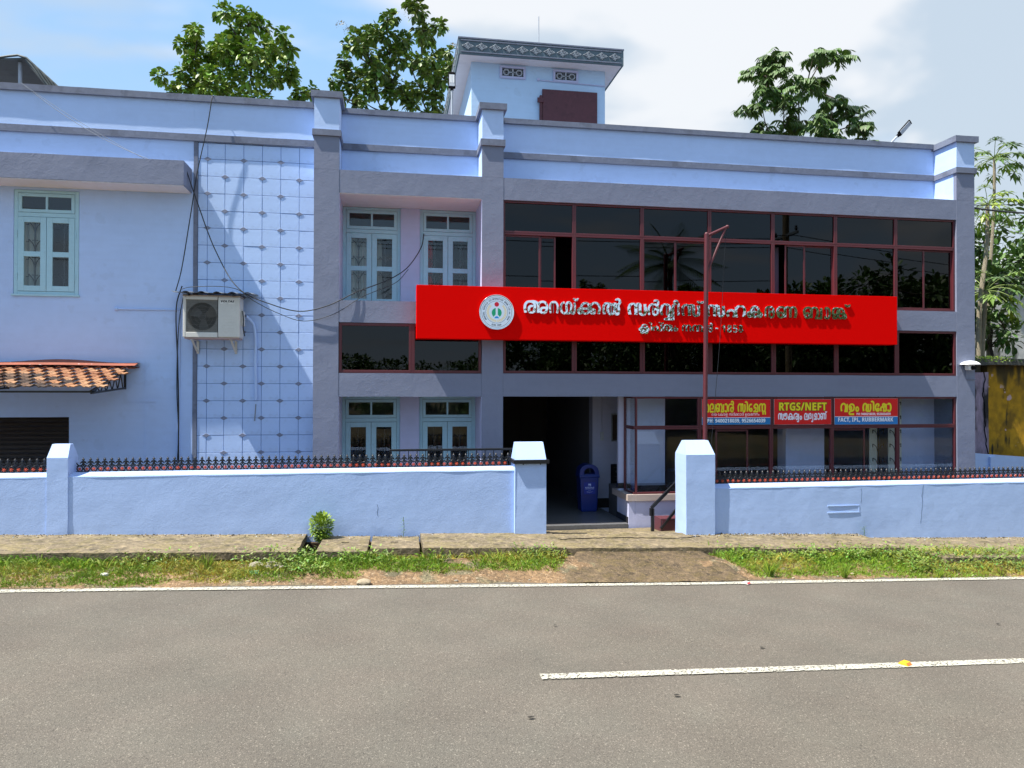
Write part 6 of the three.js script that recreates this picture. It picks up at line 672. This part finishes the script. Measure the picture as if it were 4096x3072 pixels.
{ // crumbs of plaster and grit along the foot of the walls
  srand(201); const g = new THREE.DodecahedronGeometry(0.012, 0), n = 1700, m = new THREE.InstancedMesh(g, std({ roughness: 1 }), n), d = new THREE.Object3D(); for (let i = 0; i < n; i++) { let x = rr(-7, 13); if (x > 1.9 && x < 5.4) x = rnd() < 0.5 ? rr(0.4, 2.4) : rr(4.85, 7); const off = x > 8 ? 0.175 : x > -1.3 && x < 0.45 ? 0.225 : 0.25, z = 1.43 + Math.pow(rnd(), 1.8) * 0.22 + (x > 1.95 && x < 2.47 || x > 4.82 && x < 5.34 ? 0.06 : 0), s = rr(0.15, 0.8) * (rnd() < 0.1 ? 1.8 : 1); d.position.set(x, gy(x) + off + 0.003, z); d.rotation.set(rr(0, 6), rr(0, 6), 0); d.scale.set(s * 1.3, s * 0.7, s); d.updateMatrix(); m.setMatrixAt(i, d.matrix); const k = rnd(); m.setColorAt(i, k < 0.16 ? C(0.40, 0.46, 0.54) : k < 0.7 ? C(0.07, 0.06, 0.045) : C(0.22, 0.18, 0.12)); } m.castShadow = m.receiveShadow = true; m.name = 'wall_foot_grit'; scene.add(stuff(m)); tag(m, 'grit and flaked paint lying along the foot of the street walls', 'grit');
  const crackLine = (w, x, y0, y1, sd) => { srand(sd); const p = []; let cx = x; for (let y = y1; y > y0; y -= 0.06) { cx += rr(-0.016, 0.016); p.push([cx, y, 1.4215]); } mesh('crack', tube(p, 0.0032, p.length * 3, 4), std({ color: C(0.10, 0.15, 0.24), roughness: 1 }), w); }; crackLine(wallR, 9.25, 0.15, 0.84, 3); crackLine(wallR, 8.05, 0.52, 0.80, 5); crackLine(wallR, 11.6, 0.4, 0.84, 8); crackLine(wallL, -0.2, 0.5, 0.72, 9);
}
// ------------------------------------------------------------------ across the road, behind the camera: mirrored in the glass and steel
{
  const spots = [[9.2, 20, 0.50, 1.0], [14.5, 22, 0.56, 2.2], [18.5, 21, 0.54, 3.1], [22.5, 23, 0.60, 0.4], [27, 22, 0.62, 4.4], [33, 25, 0.66, 5.2], [-14, 26, 0.5, 1.7], [39, 24, 0.6, 2.9]];
  const glossy = scene.children.find((o) => o.name === 'glossy_tree');
  for (const [x, z, s, a] of [[7.6, 21, 1.15, 0.3], [10.5, 19, 1.1, 1.9], [13.5, 21, 1.25, 2.6], [16.5, 19, 1.2, 4.0], [19.5, 20, 1.6, 5.1], [23, 20, 1.8, 0.9], [26.5, 21, 1.95, 3.3], [30, 22, 1.9, 2.1]]) { const t = dup(glossy, 'dense dark leafy tree on the bank across the road behind the camera'); t.position.set(x, 0.5 + gy(x) - 0.6 * s, z); t.scale.setScalar(s); t.rotation.y = a; t.userData.group = 'dense trees across the road'; }
  for (const [x, z, s, a] of [[-17, 21, 0.9, 1.2], [-13.5, 20, 0.85, 2.2], [-10, 21, 0.9, 0.2], [-6.5, 20.5, 0.8, 4.2], [-3, 21, 0.86, 3.0], [0.5, 20, 0.8, 5.5], [3.8, 21, 0.85, 1.4], [6.2, 22.5, 0.95, 2.5], [9, 24, 1.2, 5.0], [12, 24.5, 1.3, 0.6], [15.2, 24, 1.3, 3.6], [18.2, 24, 1.5, 1.1], [21.2, 24.5, 1.7, 4.7], [24.8, 25, 1.8, 2.9]]) { const t = dup(glossy, 'lower dense leafy tree in the row across the road behind the camera'); t.position.set(x, 0.5 + gy(x) - 0.9 * s, z); t.scale.set(s * 1.15, s, s); t.rotation.y = a; t.userData.group = 'dense trees across the road'; }
  spots.forEach(([x, z, s, a], i) => { const t = dup(i % 2 ? teak : teak2, 'broad leaved tree on the bank across the road behind the camera'); t.position.set(x, 0.6 + gy(x), z); t.scale.set(s * 1.6, s, s * 1.6); t.rotation.y = a; t.userData.group = 'trees across the road'; });
  srand(99); const p = thing('coconut_palm', 'coconut palm standing across the road behind the camera', 'tree', [12.6, 0.6, 19.5]), f = new Foliage(); mesh('trunk', limb([V3(0, -0.4, 0), V3(0.1, 2.5, 0), V3(0.05, 5, 0), V3(0, 8.0, 0)], 0.17, 0.1, 9), M.bark, p);
  for (let i = 0; i < 22; i++) { const a = i * 2.4, el = lerp(1.3, -0.5, i / 22), L = rr(2.3, 2.9), d = V3(Math.cos(a) * Math.cos(el), Math.sin(el), Math.sin(a) * Math.cos(el)), sd = V3(-d.z, 0, d.x).normalize(); for (let j = 1; j <= 26; j++) { const t = j / 26, q = V3(0, 8, 0).addScaledVector(d, L * t); q.y -= 0.9 * t * t; const ll = 0.75 * Math.sin(Math.PI * (0.12 + 0.85 * t)); for (const s of [-1, 1]) { const ld = sd.clone().multiplyScalar(s).addScaledVector(d, 0.5); ld.y -= 0.45; f.leaf(q, ld, V3(0, 1, 0), ll, 0.05, tint('mid'), [[0, 1], [0.6, 0.8], [1, 0]], 0.3, 0); } } } f.mesh('crown', p);
  const pole = (x, h, label) => { const t = thing('utility_pole', label, 'utility pole', [x, 0.4 + gy(x), 11.7], 'utility poles across the road'); mesh('pole', bar([0, -1, 0], [0, h, 0], 0.12, 10), M.concrete, t); mesh('crossarm', [soft(-0.05, 0.05, h - 0.9, h - 0.8, -0.8, 0.8, 0.01)], M.galv, t); for (const z of [-0.7, 0, 0.7]) mesh('insulator', [ball(0, h - 0.72, z, 0.06), ball(0, h - 0.64, z, 0.045)], M.cable, t); return t; };
  pole(14.2, 8.9, 'concrete utility pole with crossarm across the road behind the camera'); pole(-22, 8.9, 'concrete utility pole with crossarm across the road behind the camera'); tag(mesh('power_line', mergeGeometries([[7.95, -0.7], [7.95, 0], [7.95, 0.7], [6.6, 0]].map(([y, z]) => plain(tube(sag([-22, y + 1.2, 11.7 + z], [14.2, y, 11.7 + z], 0.7, 12), 0.014, 30, 4))).concat([[7.95, -0.7], [7.95, 0.7]].map(([y, z]) => plain(tube(sag([14.2, y, 11.7 + z], [46, y - 0.8, 13 + z], 0.7, 12), 0.014, 30, 4))))), M.cable), 'overhead power lines strung between poles across the road behind the camera', 'cable');
}
renderer.render(scene, camera);
